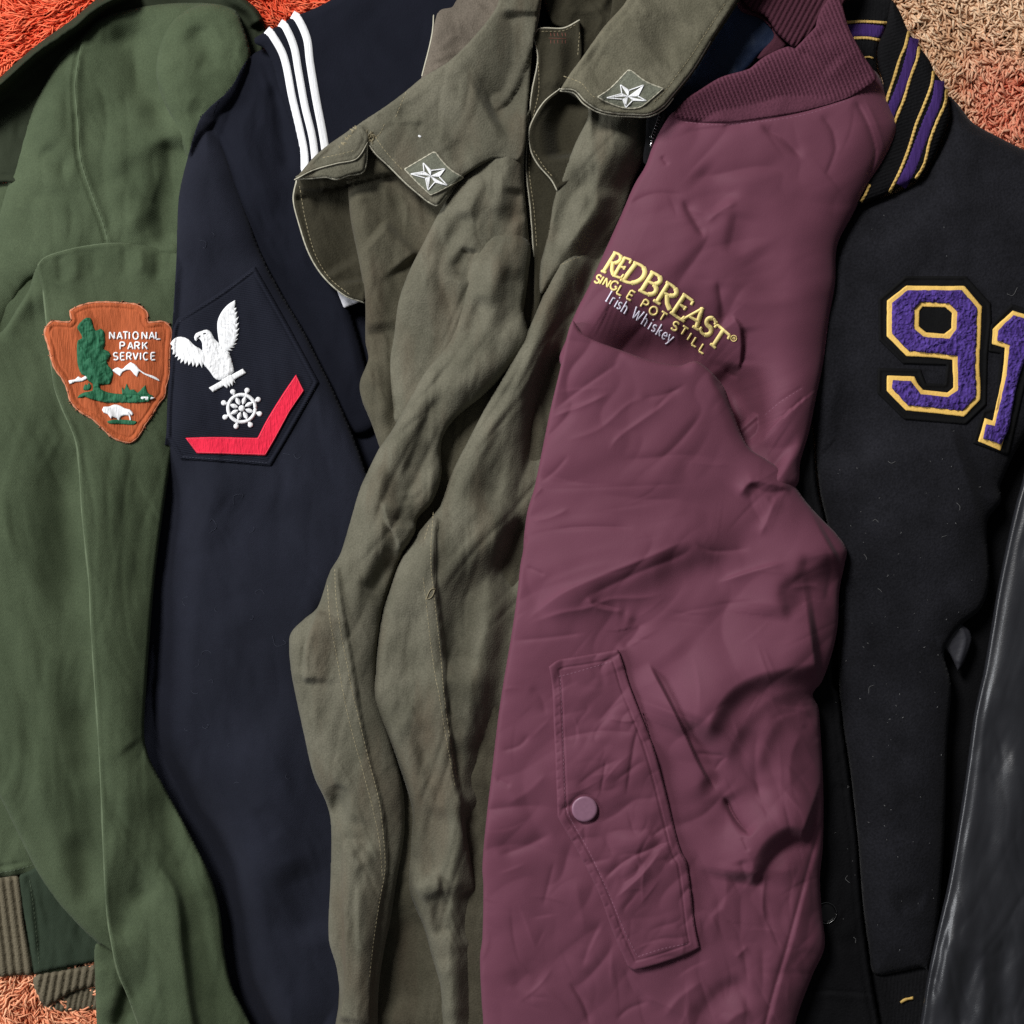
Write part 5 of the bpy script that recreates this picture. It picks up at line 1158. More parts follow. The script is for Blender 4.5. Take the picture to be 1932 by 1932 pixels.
sr.add([(sc_[0] + 19.5 * math.cos(a), sc_[1] + 19.5 * math.sin(a)) for a in np.linspace(0, 2 * math.pi, 40)], 1.6, v_plk, 3.0, 1.0, raw=True, step=1.5); sr.build('snap_rim', plain('snap_metal', srgb(150, 150, 150), 0.25, 1.0), vj)
# lint and hairs
li = Strips()
for k in range(130):
    u = random.random()
    if k < 120:
        x0 = random.uniform(1560, 1860); y0 = random.uniform(850, 1800)
    elif k < 150:
        x0 = random.uniform(1640, 1900); y0 = random.uniform(300, 860)
    else:
        ee = L((885, 60), (930, 420), (965, 700), (1000, 1000), (1035, 1450), (1090, 1760)) if u > 0.3 else H((745, 560), (770, 850), (800, 1000), (850, 1700))
        k2 = random.randrange(len(ee) - 1); w_ = random.random()
        x0 = ee[k2][0] * (1 - w_) + ee[k2 + 1][0] * w_ + random.uniform(-9, 3); y0 = ee[k2][1] * (1 - w_) + ee[k2 + 1][1] * w_
    if v_body.qsdf(np.array([x0]), np.array([y0]))[0] > 4:
        sf = v_body
    elif v_plk.qsdf(np.array([x0]), np.array([y0]))[0] > 2:
        sf = v_plk
    else:
        continue
    a = random.uniform(0, 6.3); l_ = random.uniform(1.5, 4) if random.random() < 0.93 else random.uniform(10, 24); c_ = random.uniform(-.9, .9)
    li.add([(x0, y0), (x0 + math.cos(a) * l_ * .5, y0 + math.sin(a) * l_ * .5), (x0 + math.cos(a + c_) * l_, y0 + math.sin(a + c_) * l_)], 0.9 if l_ > 5 else random.uniform(0.7, 1.5), sf, 0.8, 0.5, step=1.5, m=3)
lo_ = li.build('lint', plain('lint', srgb(112, 112, 112), 0.9), vj); lo_['kind'] = 'stuff'

# ----------------------------------------------------------------------------
# maroon bomber jacket
# ----------------------------------------------------------------------------
M['maroon'] = cloth('maroon_nylon', srgb(104, 61, 76), srgb(109, 65, 81), rough=0.55, weave=1300, wb=0.12, mottle=0.05, mscale=8, spec=0.09, speck=0.035, sheen=0.06, wrinkle=0.05, wscale=22, wr_aniso=(1, 0.4, 1), wr_rot=-25, wdist=0.8)
M['rib_maroon'] = cloth('maroon_rib_knit', srgb(92, 54, 68), srgb(98, 58, 73), rough=0.95, weave=600, wb=0.6, spec=0.08, fuzz=0.7, speck=0.12)
M['rib_maroon_in'] = cloth('maroon_rib_inside', srgb(74, 42, 53), rough=0.95, weave=600, wb=0.6, spec=0.08, fuzz=0.7, speck=0.12)
M['navy_lining'] = cloth('navy_lining', srgb(22, 36, 62), srgb(26, 42, 70), rough=0.6, weave=1000, wb=0.2, spec=0.3)
M['maroon_thread'] = thread('maroon_thread', srgb(128, 86, 104), rough=0.7, var=0.1)
M['maroon_dark_thread'] = thread('dark_maroon_thread', srgb(62, 32, 42), rough=0.8, var=0.1)
M['yellow_thread'] = thread('yellow_thread', srgb(255, 234, 156), rough=0.6, rot=-30, sc=700, bump=0.3, spec=0.2, var=0.04)
M['pale_thread'] = thread('pale_lilac_thread', srgb(232, 228, 244), rough=0.6, rot=-30, sc=800, bump=0.3, spec=0.3, var=0.08)

bj = thing('bomber_jacket', 'maroon nylon bomber jacket with yellow embroidered lettering and snapped sleeve pocket', 'jacket', 1260, 1200)
b_lin = Panel('lining', C((1380, -200), (1480, 0), (1420, 40), (1330, 230), (1230, 400), (1100, 560), (1000, 700), (1050, 760), (1250, 560), (1500, 420), (1650, 280), (1800, 300), (1800, 150), (1700, -200)), 74, M['navy_lining'], bj, roll=(10, 5), skirt=10, feats=[Ramp(C((1300, 300)), C((1100, 560)), -26), Wave(8, 60, 40, 40, 91)])
b_lab = Panel('neck_facing', D((300, -40), (380, 40), (470, 95), (535, 190), (590, 250), (560, 290), (470, 330), (425, 335), (450, 290), (520, 200), (450, 110), (330, 60)), 84, M['rib_maroon_in'], bj, roll=(8, 6), skirt=8)
b_coli = Panel('back_collar', D((330, -200), (335, -20), (400, 60), (470, 92), (535, 185), (632, 272, 'c'), (700, 220), (780, 140), (900, 40), (960, -200)), 100, M['rib_maroon_in'], bj, roll=[(14, 8)], skirt=10, feats=[rib_wave(5.0, 9.5, 28)], cell=2.4, over=[(b_lin, 4)])
FINE_PROFILE = 'e'; FINE_BELOW = 30; FOLD_FINE = 0.6; FOLD_WIDE = 0.72
FOLD = T((0, 1008), (150, 1100), (500, 1230), (800, 1330), (1130, 1390), (1270, 1345), (1340, 1352), (1500, 1480), (1640, 1660)) + G((1450, 380), (1540, 590), (1640, 660), (1750, 740))
B_FEATS = ([R(Wz((820, 980), (865, 865), (930, 778), (1020, 730), (1120, 708), (1240, 690)), 52.5, 26, 95, te=0.18, te2=0.05), R(Wz((890, 1060), (950, 925), (1020, 842), (1130, 785), (1235, 800)), 15, 20, 36, te=0.2, te2=0.05),
                 R(Wz((1000, 1090), (1040, 965), (1090, 885), (1150, 852), (1235, 872)), 11, 18, 30, te=0.2), R(Wz((640, 690), (700, 800), (760, 920), (815, 1040), (872, 1140)), 15, 34, 3.5, te=0.15, te2=0.12), R(Wz((650, 690), (710, 800), (770, 920), (825, 1040), (880, 1135)), -9, 3, 30, te=0.2),
                 R(Wz((900, 1150), (945, 1230), (1000, 1290)), -21.0, 4, 20, te=0.2), R(Wz((985, 1460), (1005, 1370), (1050, 1295), (1125, 1250), (1210, 1268)), 45.5, 24, 62, te=0.15, te2=0.1), R(Wz((1010, 1480), (1060, 1380), (1140, 1310), (1210, 1300)), -17.5, 26, 14, te=0.2),
                 R(Wz((260, 520), (420, 440), (600, 352), (780, 285), (880, 296), (990, 308)), 26.2, 42, 60, te=0.2), R(Wz((950, 130), (1000, 75), (1100, 90), (1140, 105)), 19.2, 24, 20, te=0.2), R(Wz((1095, 560), (1112, 445), (1160, 385), (1290, 310)), 28.0, 26, 70, te=0.2, te2=0.05), R(Wz((430, 470), (470, 505), (570, 520)), 14.0, 14, 10, te=0.2),
                 R(G((1330, 170), (1420, 300), (1510, 470), (1575, 590)), -20, 6, 34, te=0.2),
                 R(T((1700, 820), (1790, 930), (1825, 1080), (1815, 1300), (1775, 1470)), 9, 40, 3, te=0.15), R(T((1830, 950), (1850, 1150), (1830, 1400)), -9, 3, 26, te=0.2), R(T((1550, 430), (1600, 650), (1650, 850), (1740, 900)), -6, 12, 16), R(T((1640, 1430), (1720, 1500), (1800, 1520)), -6, 8),
                 # neckline and shoulder
                 R(C((1050, 740), (1150, 690), (1300, 690), (1500, 700)) + D((250, 710), (480, 670), (700, 625), (950, 540)), -6, 5, 5, te=0.1), R(D((0, 750), (200, 720), (440, 700)), -5, 16, 6),
                 R(D((980, 565), (1050, 700), (1095, 850), (1082, 930), (1055, 1010)), -7, 5, 4, te=0.1), R(D((1020, 540), (1090, 680), (1135, 830), (1110, 920)), 4, 6), R(D((440, 700), (480, 740), (560, 770), (680, 900)), -6, 5, 16), R(D((780, 640), (850, 740), (870, 860)), -5, 6, 18), R(D((880, 800), (850, 900), (810, 1000)), -4, 5, 12),
                 R(D((0, 1110), (60, 1220), (130, 1360)), -6, 8, 16), R(C((1250, 940), (1330, 1020), (1450, 1170)), -9, 40, 26), R(C((1170, 1130), (1230, 1250), (1300, 1345)), -7, 5, 18), R(C((1300, 1265), (1400, 1180), (1485, 1140)), 5, 6, 14), R(C((840, 1170), (1000, 1095), (1200, 1100)), -5, 14, 8), R(C((1490, 1180), (1460, 1330), (1430, 1450)), -7, 12, 30), R(C((1600, 700), (1700, 770), (1860, 905)), -5, 8, 14), R(C((1050, 880), (1090, 935)), -5, 4),
                 R(C((1560, 1400), (1640, 1560), (1640, 1720)), -8, 40), R(C((1370, 1560), (1385, 1700), (1400, 1860)), -5, 8, 20), R(C((900, 1130), (1100, 1230), (1300, 1500)), 6, 60), R(C((1700, 1000), (1720, 1300), (1760, 1600)), 5, 40),
                 R(H((430, 575), (560, 440), (695, 305)), -3.5, 4, te=0.1), R(H((450, 420), (560, 330), (690, 245)), -2, 3.5, te=0.1), R(H((250, 260), (330, 330), (420, 560)), -8, 30, 20), R(H((440, 590), (560, 600), (680, 560)), -4, 20),
                 # sleeve creases from the left edge
                 R(G((430, 395), (600, 265), (830, 105)), -5, 5, 14), R(G((415, 430), (540, 382), (600, 362), (770, 283)), 5, 9, 4), R(G((500, 560), (700, 490), (880, 340), (1000, 305)), 4, 12, 7), R(G((930, 322), (1050, 302), (1165, 262)), -5, 5, 12), R(G((750, 625), (800, 545), (920, 455), (1040, 370), (1140, 285)), 6, 14, 5), R(G((1000, 400), (1090, 300), (1200, 230)), -4, 10, 6),
                 R(G((360, 800), (450, 730), (535, 630)), -4, 4, 10), R(G((310, 893), (350, 850), (382, 818)), 4, 4), R(G((335, 832), (600, 825), (1260, 798)), -2.2, 5, 9), R(G((1170, 672), (1300, 688), (1440, 695)), 2.5, 8, 4), R(G((300, 1012), (420, 990), (540, 935)), 4, 10, 4), R(G((420, 1060), (540, 1050), (680, 1044), (910, 1052)), -6, 4, 9), R(G((285, 1265), (340, 1290), (398, 1318)), -4, 4), R(G((270, 1110), (300, 1120)), -6, 6),
                 R(G((270, 1590), (480, 1425), (700, 1325), (980, 1212), (1180, 1128), (1245, 1118)), 7, 26, 8, te=0.2), R(G((620, 1445), (900, 1310), (1180, 1195), (1250, 1130)), -9, 14, 22, te=0.2), R(G((1235, 1118), (1310, 1175), (1430, 1180), (1560, 1164)), -7, 6, 16), R(G((1000, 1300), (1250, 1280), (1500, 1230)), -7, 40, 30), R(G((1350, 1365), (1550, 1300), (1750, 1240)), 5, 20, 8),
                 R(G((280, 1600), (480, 1530), (640, 1500), (760, 1452), (960, 1442), (1095, 1408)), 5, 12, 6), R(G((615, 1475), (700, 1478), (870, 1530)), -9, 10, 8), R(G((205, 1687), (400, 1672), (640, 1640)), -4, 4, 9), R(G((860, 1560), (930, 1600), (830, 1740)), -8, 22, 16, te=0.2), R(G((1000, 1480), (1050, 1650), (1150, 1800)), 5, 40),
                 R(G((1540, 790), (1640, 850), (1770, 830)), -9, 18, 14), R(G((1710, 860), (1650, 1000), (1600, 1110)), 6, 8, 14), R(G((1560, 760), (1560, 900), (1640, 1050)), -6, 20), R(H((720, 1180), (690, 1320), (600, 1400), (610, 1490), (660, 1570)), -13, 14, 34, te=0.2), R(H((480, 900), (540, 860), (600, 830)), -5, 12), R(H((190, 1362), (400, 1292), (620, 1235)), 5, 22, 6), R(H((820, 1150), (840, 1300), (800, 1500)), -8, 20), R(H((600, 1390), (760, 1380), (840, 1470)), 6, 14, 8),
                 # gathers above and right of the pocket
                 R(L((480, 220), (640, 170), (780, 240)), -7, 26, 18), R(L((680, 240), (740, 300), (780, 340)), -4, 8),
                 Bump(Kz((1330, 575)), -8, 14, 16), R(Kz((1230, 400), (1330, 410), (1430, 420)), -5, 8, 5), R(Kz((1350, 505), (1385, 450), (1430, 420)), -4, 5), R(Kz((1410, 650), (1480, 795), (1556, 868)), -9, 14, 5), R(Kz((1505, 870), (1545, 965)), -5, 5), R(Kz((1350, 480), (1400, 700), (1400, 900)), -6, 30, 14),
                 R(Kz((1645, 1020), (1625, 1280), (1660, 1380), (1728, 1510)), 5, 10, 5), R(Kz((1625, 1300), (1660, 1375), (1730, 1515)), -5, 5), R(Kz((1500, 1000), (1530, 1100), (1560, 1130)), -10, 14), R(Kz((1390, 1000), (1420, 1150), (1400, 1280), (1340, 1330), (1400, 1450)), 5, 14, 26), R(Kz((1470, 1560), (1540, 1490)), 5, 8), R(Kz((1580, 1000), (1700, 1070), (1830, 1050)), 6, 26), R(Kz((1850, 250), (1780, 450), (1790, 650)), 7, 22), R(Kz((1600, 250), (1580, 450), (1620, 700)), -9, 26, 20),
                 R(Kz((1960, 780), (1910, 950), (1840, 1200), (1760, 1500), (1700, 1700), (1640, 1932), (1560, 2300)), -6, 5, 3, te=0.05, te2=0), R(Kz((1985, 780), (1935, 950), (1865, 1200), (1785, 1500), (1725, 1700), (1665, 1932)), 3, 4, 26, te=0.05),
                 R(Kz((120, 985), (280, 930), (440, 850)), -9, 14, 22), R(Kz((140, 392), (250, 362), (315, 288)), -5, 5, 10), R(Kz((115, 545), (205, 590)), -4, 5), R(Kz((300, 30), (370, 80), (400, 200)), -4, 12), R(Kz((160, 700), (300, 620), (420, 500)), 5, 20),
                 R(Kz((530, 1690), (610, 1820), (650, 1950)), -7, 5, 10), R(Kz((600, 1630), (640, 1500), (720, 1330)), -5, 8, 22), R(Kz((840, 1600), (900, 1750), (1000, 1800)), -4, 10), R(Kz((1240, 1932), (1330, 1820), (1400, 1750), (1560, 1690)), -13, 30, 18, te=0.2), R(Kz((1060, 1910), (1150, 1790), (1300, 1680)), 7, 24, 16), R(Kz((1400, 1950), (1480, 1880), (1560, 1850)), 8, 20), R(Kz((790, 1920), (860, 1850), (990, 1800)), -5, 8), R(Kz((450, 1000), (400, 1200), (380, 1280)), -4, 8), R(Kz((560, 1100), (600, 1300), (620, 1420)), 4, 20), R(Kz((200, 1750), (300, 1650), (400, 1700)), -5, 26),
                 Bump(O((1200, 950)), 14, 160, 190), Wave(3, 190, 80, -20, 93, 2), Facets(0.12, 300, 130, -24, 21), Facets(0.13, 170, 70, 72, 22, lambda x, y: smooth01((x - 1290 + (y - 1250) * 0.05) / 90) * smooth01((y - 1220) / 120)), Facets(0.10, 130, 60, 60, 23, lambda x, y: smooth01((y - 1640) / 150))]
             + creases(30, (920, 700, 1540, 1300), -20, 14, 130, 1.7, 9, 1) + creases(16, (1000, 230, 1600, 640), 60, 40, 100, 1.6, 10, 2) + creases(40, (1280, 1250, 1560, 1900), 75, 22, 110, 2.4, 10, 3) + creases(22, (900, 1250, 1080, 1932), -20, 30, 80, 1.8, 8, 4) + creases(22, (950, 1750, 1400, 1932), 60, 30, 100, 2.2, 10, 5))
def split_outline():
    pts = BOMBER
    left = C((560, 1780))[0]; right = H((650, 810))[0]
    il = min(range(len(pts)), key=lambda n: math.dist(pts[n][:2], left)); ir = min(range(len(pts)), key=lambda n: math.dist(pts[n][:2], right))
    upper = pts[:il + 1] + C((520, 1900)) + G((480, 120), (700, 330), (1000, 430), (1250, 470), (1400, 640), (1560, 820), (1700, 880)) + pts[ir:]
    body = pts[il + 1:ir]
    lower = C((552, 1810)) + FOLD + body[::-1]
    return upper, lower
UP, LO = split_outline()
b_sh = Panel('front', UP, lambda x, y: 112 + 14 * smooth01((y - 650) / 120), M['maroon'], bj, cell=2.5, roll=[(90, lambda x, y: 16 + 34 * smooth01((x - 1350) / 150)), (8, 6)], skirt=26,
             over=[(o_sb, 3), (o_fr, 3), (o_body, 3), (n_body, 3), (v_plk, 4), (v_body, 4)], feats=[R(FOLD, -110, 70, 84, te=0.28, te2=0.4), R(FOLD[5:], -34, 60, 60, te=0.3, te2=0.1)] + B_FEATS)
b_sl = Panel('sleeve', LO, lambda x, y: 126.0, M['maroon'], bj, cell=2.5, roll=[(90, lambda x, y: 16 * smooth01((y - 690) / 150) + 34 * smooth01((x - 1400) / 120) * smooth01((y - 800) / 150)), (26, lambda x, y: 12 * smooth01((x - 1095) / 120) * (1 - smooth01((y - 820) / 80))), (7, 4)], skirt=30, inset=9,
             over=[(o_sb, 3), (v_plk, 4), (v_body, 4)], feats=B_FEATS)
b_col = Panel('collar', C((1120, 655), (1180, 570), (1280, 500), (1390, 435)) + D((380, 388), (420, 355), (480, 312), (600, 262), (638, 275, 'c'), (755, 152, 'c'), (770, 90), (800, 30), (880, -60), (900, 0), (940, 150), (1030, 320), (1100, 430), (1080, 470), (950, 545), (700, 622), (480, 660), (200, 690), (0, 672)),
              lambda x, y: 112 + 10 * smooth01((x - 1480) / 100), M['rib_maroon'], bj, roll=[(14, 4), (4, 2)], skirt=7, cell=1.9, over=[(v_col, 5), (v_in, 5), (b_sh, 3)],
              feats=[Ramp(D((640, 600)), D((560, 300)), 24), rib_wave(4.2, 7.6, -22), R(D((638, 275), (760, 330), (860, 420)), -8, 16, 20), R(D((760, 150), (800, 250), (900, 380)), -7, 14, 20)])
flap = Panel('sleeve_pocket', G((415, 1832, 'c'), (470, 1795), (600, 1772), (808, 1735, 'c'), (840, 1830), (870, 1932)) + Kz((930, 170), (1000, 350), (1060, 560), (1112, 770), (1160, 950), (1195, 1020), (1245, 1400), (1268, 1500, 'c'), (1180, 1545), (900, 1628), (862, 1605, 'c'), (780, 1420), (700, 1200), (580, 960), (466, 765, 'c'), (455, 500), (446, 300), (432, 0)),
             lambda x, y: b_sl.z(x, y) + 10, M['maroon'], bj, roll=[(7, 2.0), (3, 1.5)], skirt=7, inset=5, cell=2.0, rims=((17, 1.6, -2.0),),
             feats=[R(Kz((835, -100), (900, 60), (960, 200), (1010, 350), (1075, 560), (1125, 770), (1175, 960), (1210, 1020), (1255, 1300), (1285, 1520)), -5.5, 26, te=0.02), R(Kz((440, 330), (700, 280), (930, 290)), -7, 10, 14), R(Kz((735, 200), (850, 225), (940, 210)), 4, 4, 10), R(Kz((935, 210), (900, 330), (880, 450), (850, 660)), -6, 5, 14), R(Kz((870, 20), (760, 150), (680, 250)), -5, 14, 8), R(Kz((740, 430), (720, 560), (705, 640)), -4, 5), R(Kz((560, 600), (700, 490), (830, 430)), -6, 16, 10),
                    R(Kz((720, 1120), (850, 1010), (1000, 940), (1110, 895)), -8, 5, 14, te=0.15), R(Kz((775, 1240), (950, 1080), (1060, 940)), 5, 12, 5), R(Kz((990, 880), (1050, 835), (1115, 805)), -6, 6, 10), R(Kz((1080, 1030), (1160, 960)), -4, 5), R(Kz((960, 240), (990, 320), (930, 340)), -4, 8),
                    R(Kz((1130, 1400), (1200, 1350), (1240, 1270)), -3, 10), Facets(0.18, 110, 60, -40, 25),
                    R([(1103 + 27 * math.cos(a), 1526 + 27 * math.sin(a)) for a in np.linspace(0, 6.28, 24)], -3.5, 3, te=0)] +
                   creases(20, (1060, 1250, 1310, 1800), -35, 40, 70, 1.6, 7, 6) +
                   [R([(a[0], a[1]), (a[0] + 9, a[1] - 5)], -2.2, 3, te=0.1) for a in Kz(*[(450 + 5 * (k % 3), 40 + 52 * k) for k in range(14)])] +
                   [R([(a[0], a[1]), (a[0] + 9, a[1] - 6)], -2.0, 3, te=0.1) for a in Kz(*[(520 + 30 * k, 840 + 62 * k) for k in range(11)])])
b_in = flap
for pts, sf in ((G((470, 1890), (600, 1855), (780, 1800)), flap), (Kz((480, -40), (495, 300), (505, 600), (520, 730), (640, 950), (760, 1210), (850, 1420), (915, 1548)), flap), (Kz((920, 1552), (1050, 1510), (1215, 1475)), flap)):
    seam(pts, sf, M['maroon_thread'], bj, 5, 2.6, 1.8, 0.2, 0.7)
seam(D((20, 690), (200, 705), (480, 682), (700, 645), (950, 562)), b_sh, M['maroon_thread'], bj, 5, 3, 1.3, 0.1, 0.5)
seam(H((470, 410), (560, 335), (680, 260)), b_sh, M['maroon_thread'], bj, 5, 3, 1.3, 0.1, 0.5)
bd = Strips()
bd.stitches(Kz((905, 40), (955, 200), (1000, 365), (1055, 565), (1105, 770), (1155, 960), (1190, 1040), (1235, 1400)), b_in, 5, 3, 1.6, 0.2, 0.6)
bd.build('seam_stitching', M['maroon_dark_thread'], bj)
sn = Strips(); sc2 = Kz((618, 718))[0]; ring = lambda r: [(sc2[0] + r * math.cos(a), sc2[1] + r * math.sin(a)) for a in np.linspace(0, 2 * math.pi, 48)]
Panel('snap_button', [tuple(p) for p in ring(24.5)[:-1:3]], lambda x, y: np.full(x.shape, float(flap.z(np.array([sc2[0]]), np.array([sc2[1]]))[0]) + 7.0), plain('mauve_snap', srgb(138, 100, 120), 0.38, 0, 0.5), bj, roll=[(5, 3.0)], cell=1.6, skirt=9, inset=1.0)

FINE_PROFILE = 'g'; FINE_BELOW = 18; FOLD_FINE = 1.0; FOLD_WIDE = 1.4
# lettering on the chest
SER = {
    'R': [([(0.22, 0.03), (0.22, 0.97)], 'K'), ([(0.05, 0.97), (0.3, 0.97)] + arc(0.42, 0.75, 0.42, 0.22, 90, 0, 6), 'T'), (arc(0.42, 0.75, 0.42, 0.22, 60, -70, 8), 'K'), (arc(0.42, 0.75, 0.42, 0.22, -60, -90, 3) + [(0.25, 0.53)], 'T'), ([(0.45, 0.53), (0.72, 0.2), (1.02, 0.02)], 'K'), ([(0.0, 0.02), (0.45, 0.02)], 'T')],
    'E': [([(0.22, 0.03), (0.22, 0.97)], 'K'), ([(0.05, 0.97), (0.9, 0.97)], 'T'), ([(0.9, 0.99), (0.93, 0.78)], 'T'), ([(0.25, 0.53), (0.72, 0.53)], 'T'), ([(0.72, 0.62), (0.72, 0.43)], 'T'), ([(0.03, 0.03), (0.92, 0.03)], 'T'), ([(0.92, 0.02), (1.0, 0.24)], 'T')],
    'D': [([(0.2, 0.03), (0.2, 0.97)], 'K'), ([(0.03, 0.97), (0.4, 0.97)] + arc(0.4, 0.5, 0.55, 0.47, 90, 55, 5), 'T'), (arc(0.4, 0.5, 0.55, 0.47, 65, -65, 14), 'K'), (arc(0.4, 0.5, 0.55, 0.47, -55, -90, 5) + [(0.03, 0.03)], 'T')],
    'B': [([(0.2, 0.03), (0.2, 0.97)], 'K'), ([(0.03, 0.97), (0.42, 0.97)] + arc(0.45, 0.76, 0.36, 0.21, 90, 50, 4), 'T'), (arc(0.45, 0.76, 0.36, 0.21, 65, -65, 9), 'K'), (arc(0.45, 0.76, 0.36, 0.21, -55, -90, 3) + [(0.22, 0.55)], 'T'), (arc(0.45, 0.29, 0.46, 0.26, 75, -70, 10), 'K'), (arc(0.45, 0.29, 0.46, 0.26, -60, -90, 3) + [(0.03, 0.03)], 'T')],
    'A': [([(0.08, 0.02), (0.55, 1.0)], 'T'), ([(0.5, 1.0), (0.86, 0.02)], 'K'), ([(0.25, 0.34), (0.75, 0.34)], 'T'), ([(-0.06, 0.02), (0.24, 0.02)], 'T'), ([(0.66, 0.02), (1.04, 0.02)], 'T')],
    'S': [(arc(0.5, 0.75, 0.34, 0.23, 20, 100, 8), 'T'), (arc(0.5, 0.75, 0.34, 0.23, 90, 250, 10) + arc(0.46, 0.27, 0.4, 0.26, 62, -80, 12), 'K'), (arc(0.46, 0.27, 0.4, 0.26, -70, -165, 8), 'T'), ([(0.84, 0.98), (0.8, 0.74)], 'T'), ([(0.05, 0.02), (0.1, 0.28)], 'T')],
    'T': [([(0.5, 0.03), (0.5, 0.97)], 'K'), ([(0.0, 0.97), (1.0, 0.97)], 'T'), ([(0.02, 0.99), (-0.02, 0.76)], 'T'), ([(0.98, 0.99), (1.02, 0.76)], 'T'), ([(0.28, 0.02), (0.72, 0.02)], 'T')],
}
ys = Strips()
boxes = [('R', (235, 325), (140, 52), (140, -225), 1.0), ('E', (362, 378), (108, 36), (128, -218), 1.0), ('D', (445, 422), (198, 82), (158, -208), 1.2), ('B', (655, 540), (178, 92), (140, -222), 1.2), ('R', (828, 655), (185, 115), (140, -222), 1.2),
         ('E', (1012, 790), (140, 100), (148, -222), 1.15), ('A', (1135, 872), (205, 120), (148, -196), 1.15), ('S', (1335, 1000), (130, 82), (112, -180), 1.15), ('T', (1430, 1112), (146, 126), (124, -190), 1.1)]
for ch_, o_, x_, y_, wsc in boxes:
    oo = T(o_)[0]; s_ = 0.16705
    letter(ys, [(p_, (8.2 if k == 'K' else 5.4) * wsc) for p_, k in SER[ch_]], oo, (x_[0] * s_, x_[1] * s_), (y_[0] * s_, y_[1] * s_), 5, b_sh, 1.5, 1.1)
rc = T((1740, 1085))[0]
ys.add([(rc[0] + 5.6 * math.cos(a), rc[1] + 5.6 * math.sin(a)) for a in np.linspace(0, 2 * math.pi, 30)], 1.7, b_sh, 1.2, 0.9, raw=True, step=1.0)
letter(ys, SANS['R'], (rc[0] - 3.0, rc[1] + 1.6), (4.2, 2.2), (2.4, -4.6), 1.3, b_sh, 1.2, 0.8)
for ch_, cx, cy, wd, hh in (('S', 208, 415, 60, 96), ('I', 250, 430, 50, 96), ('N', 308, 456, 62, 92), ('G', 390, 487, 84, 100), ('L', 468, 545, 74, 104), ('E', 580, 600, 70, 104), ('P', 738, 700, 70, 98), ('O', 835, 775, 86, 92), ('T', 938, 838, 80, 92), ('S', 1080, 948, 74, 98), ('T', 1175, 1002, 76, 92), ('I', 1240, 1066, 50, 92), ('L', 1312, 1130, 72, 96), ('L', 1396, 1204, 72, 96)):
    ux, uy = (0.87, 0.5) if cx < 600 else (0.84, 0.54); vx, vy = 0.52, -0.86
    o_ = T((cx - ux * wd / 2 - vx * hh / 2, cy - uy * wd / 2 - vy * hh / 2))[0]; s_ = 0.16705
    letter(ys, SANS[ch_], o_, (ux * wd * s_, uy * wd * s_), (vx * hh * s_, vy * hh * s_), 4.4, b_sh, 1.3, 0.9)
ys.build('lettering', M['yellow_thread'], bj)
LOW = {
    'I': [[(0.5, 0), (0.5, 1)], [(0.2, 0), (0.8, 0)], [(0.2, 1), (0.8, 1)]],
    'r': [[(0.25, 0), (0.25, 0.62)], arc(0.6, 0.42, 0.36, 0.2, 160, 50, 5), [(0.05, 0), (0.5, 0)], [(0.05, 0.62), (0.25, 0.62)]],
    'i': [[(0.5, 0), (0.5, 0.62)], [(0.2, 0), (0.8, 0)], [(0.25, 0.62), (0.5, 0.62)], [(0.5, 0.84), (0.5, 0.98)]],
    's': [arc(0.5, 0.47, 0.36, 0.16, 30, 260, 8) + arc(0.5, 0.16, 0.38, 0.16, 80, -150, 8)],
    'h': [[(0.18, 0), (0.18, 1)], arc(0.5, 0.36, 0.32, 0.27, 170, 0, 8) + [(0.82, 0)], [(0.0, 0), (0.36, 0)], [(0.64, 0), (1.0, 0)], [(0.02, 1), (0.18, 1)]],
    'W': [[(0.0, 1), (0.28, 0)], [(0.28, 0), (0.5, 0.9)], [(0.5, 0.9), (0.74, 0)], [(0.74, 0), (1.0, 1)], [(-0.1, 1), (0.14, 1)], [(0.88, 1), (1.1, 1)]],
    'k': [[(0.2, 0), (0.2, 1)], [(0.8, 0.62), (0.22, 0.28)], [(0.42, 0.4), (0.9, 0)], [(0.0, 0), (0.4, 0)], [(0.02, 1), (0.2, 1)]],
    'e': [arc(0.5, 0.31, 0.4, 0.31, 0, 320, 14), [(0.12, 0.33), (0.9, 0.33)]],
    'y': [[(0.1, 0.62), (0.5, 0.02)], [(0.92, 0.62), (0.4, -0.22), (0.18, -0.3)], [(0.0, 0.62), (0.25, 0.62)], [(0.75, 0.62), (1.05, 0.62)]],
}
iw = Strips()
for ch_, bx, by, wd in (('I', 300, 650, 44), ('r', 352, 684, 48), ('i', 396, 712, 34), ('s', 432, 737, 48), ('h', 488, 776, 66), ('W', 622, 858, 104), ('h', 716, 918, 64), ('i', 776, 962, 34), ('s', 822, 992, 50), ('k', 880, 1036, 66), ('e', 942, 1078, 58), ('y', 1000, 1112, 66)):
    ux, uy = 0.83, 0.56; vx, vy = 0.5, -0.87; hh = 124; s_ = 0.16705
    o_ = T((bx - ux * wd / 2, by - uy * wd / 2 + 14))[0]
    letter(iw, LOW[ch_], o_, (ux * wd * s_, uy * wd * s_), (vx * hh * s_, vy * hh * s_), 3.5, b_sh, 1.2, 0.8)
iw.build('script_lettering', M['pale_thread'], bj)
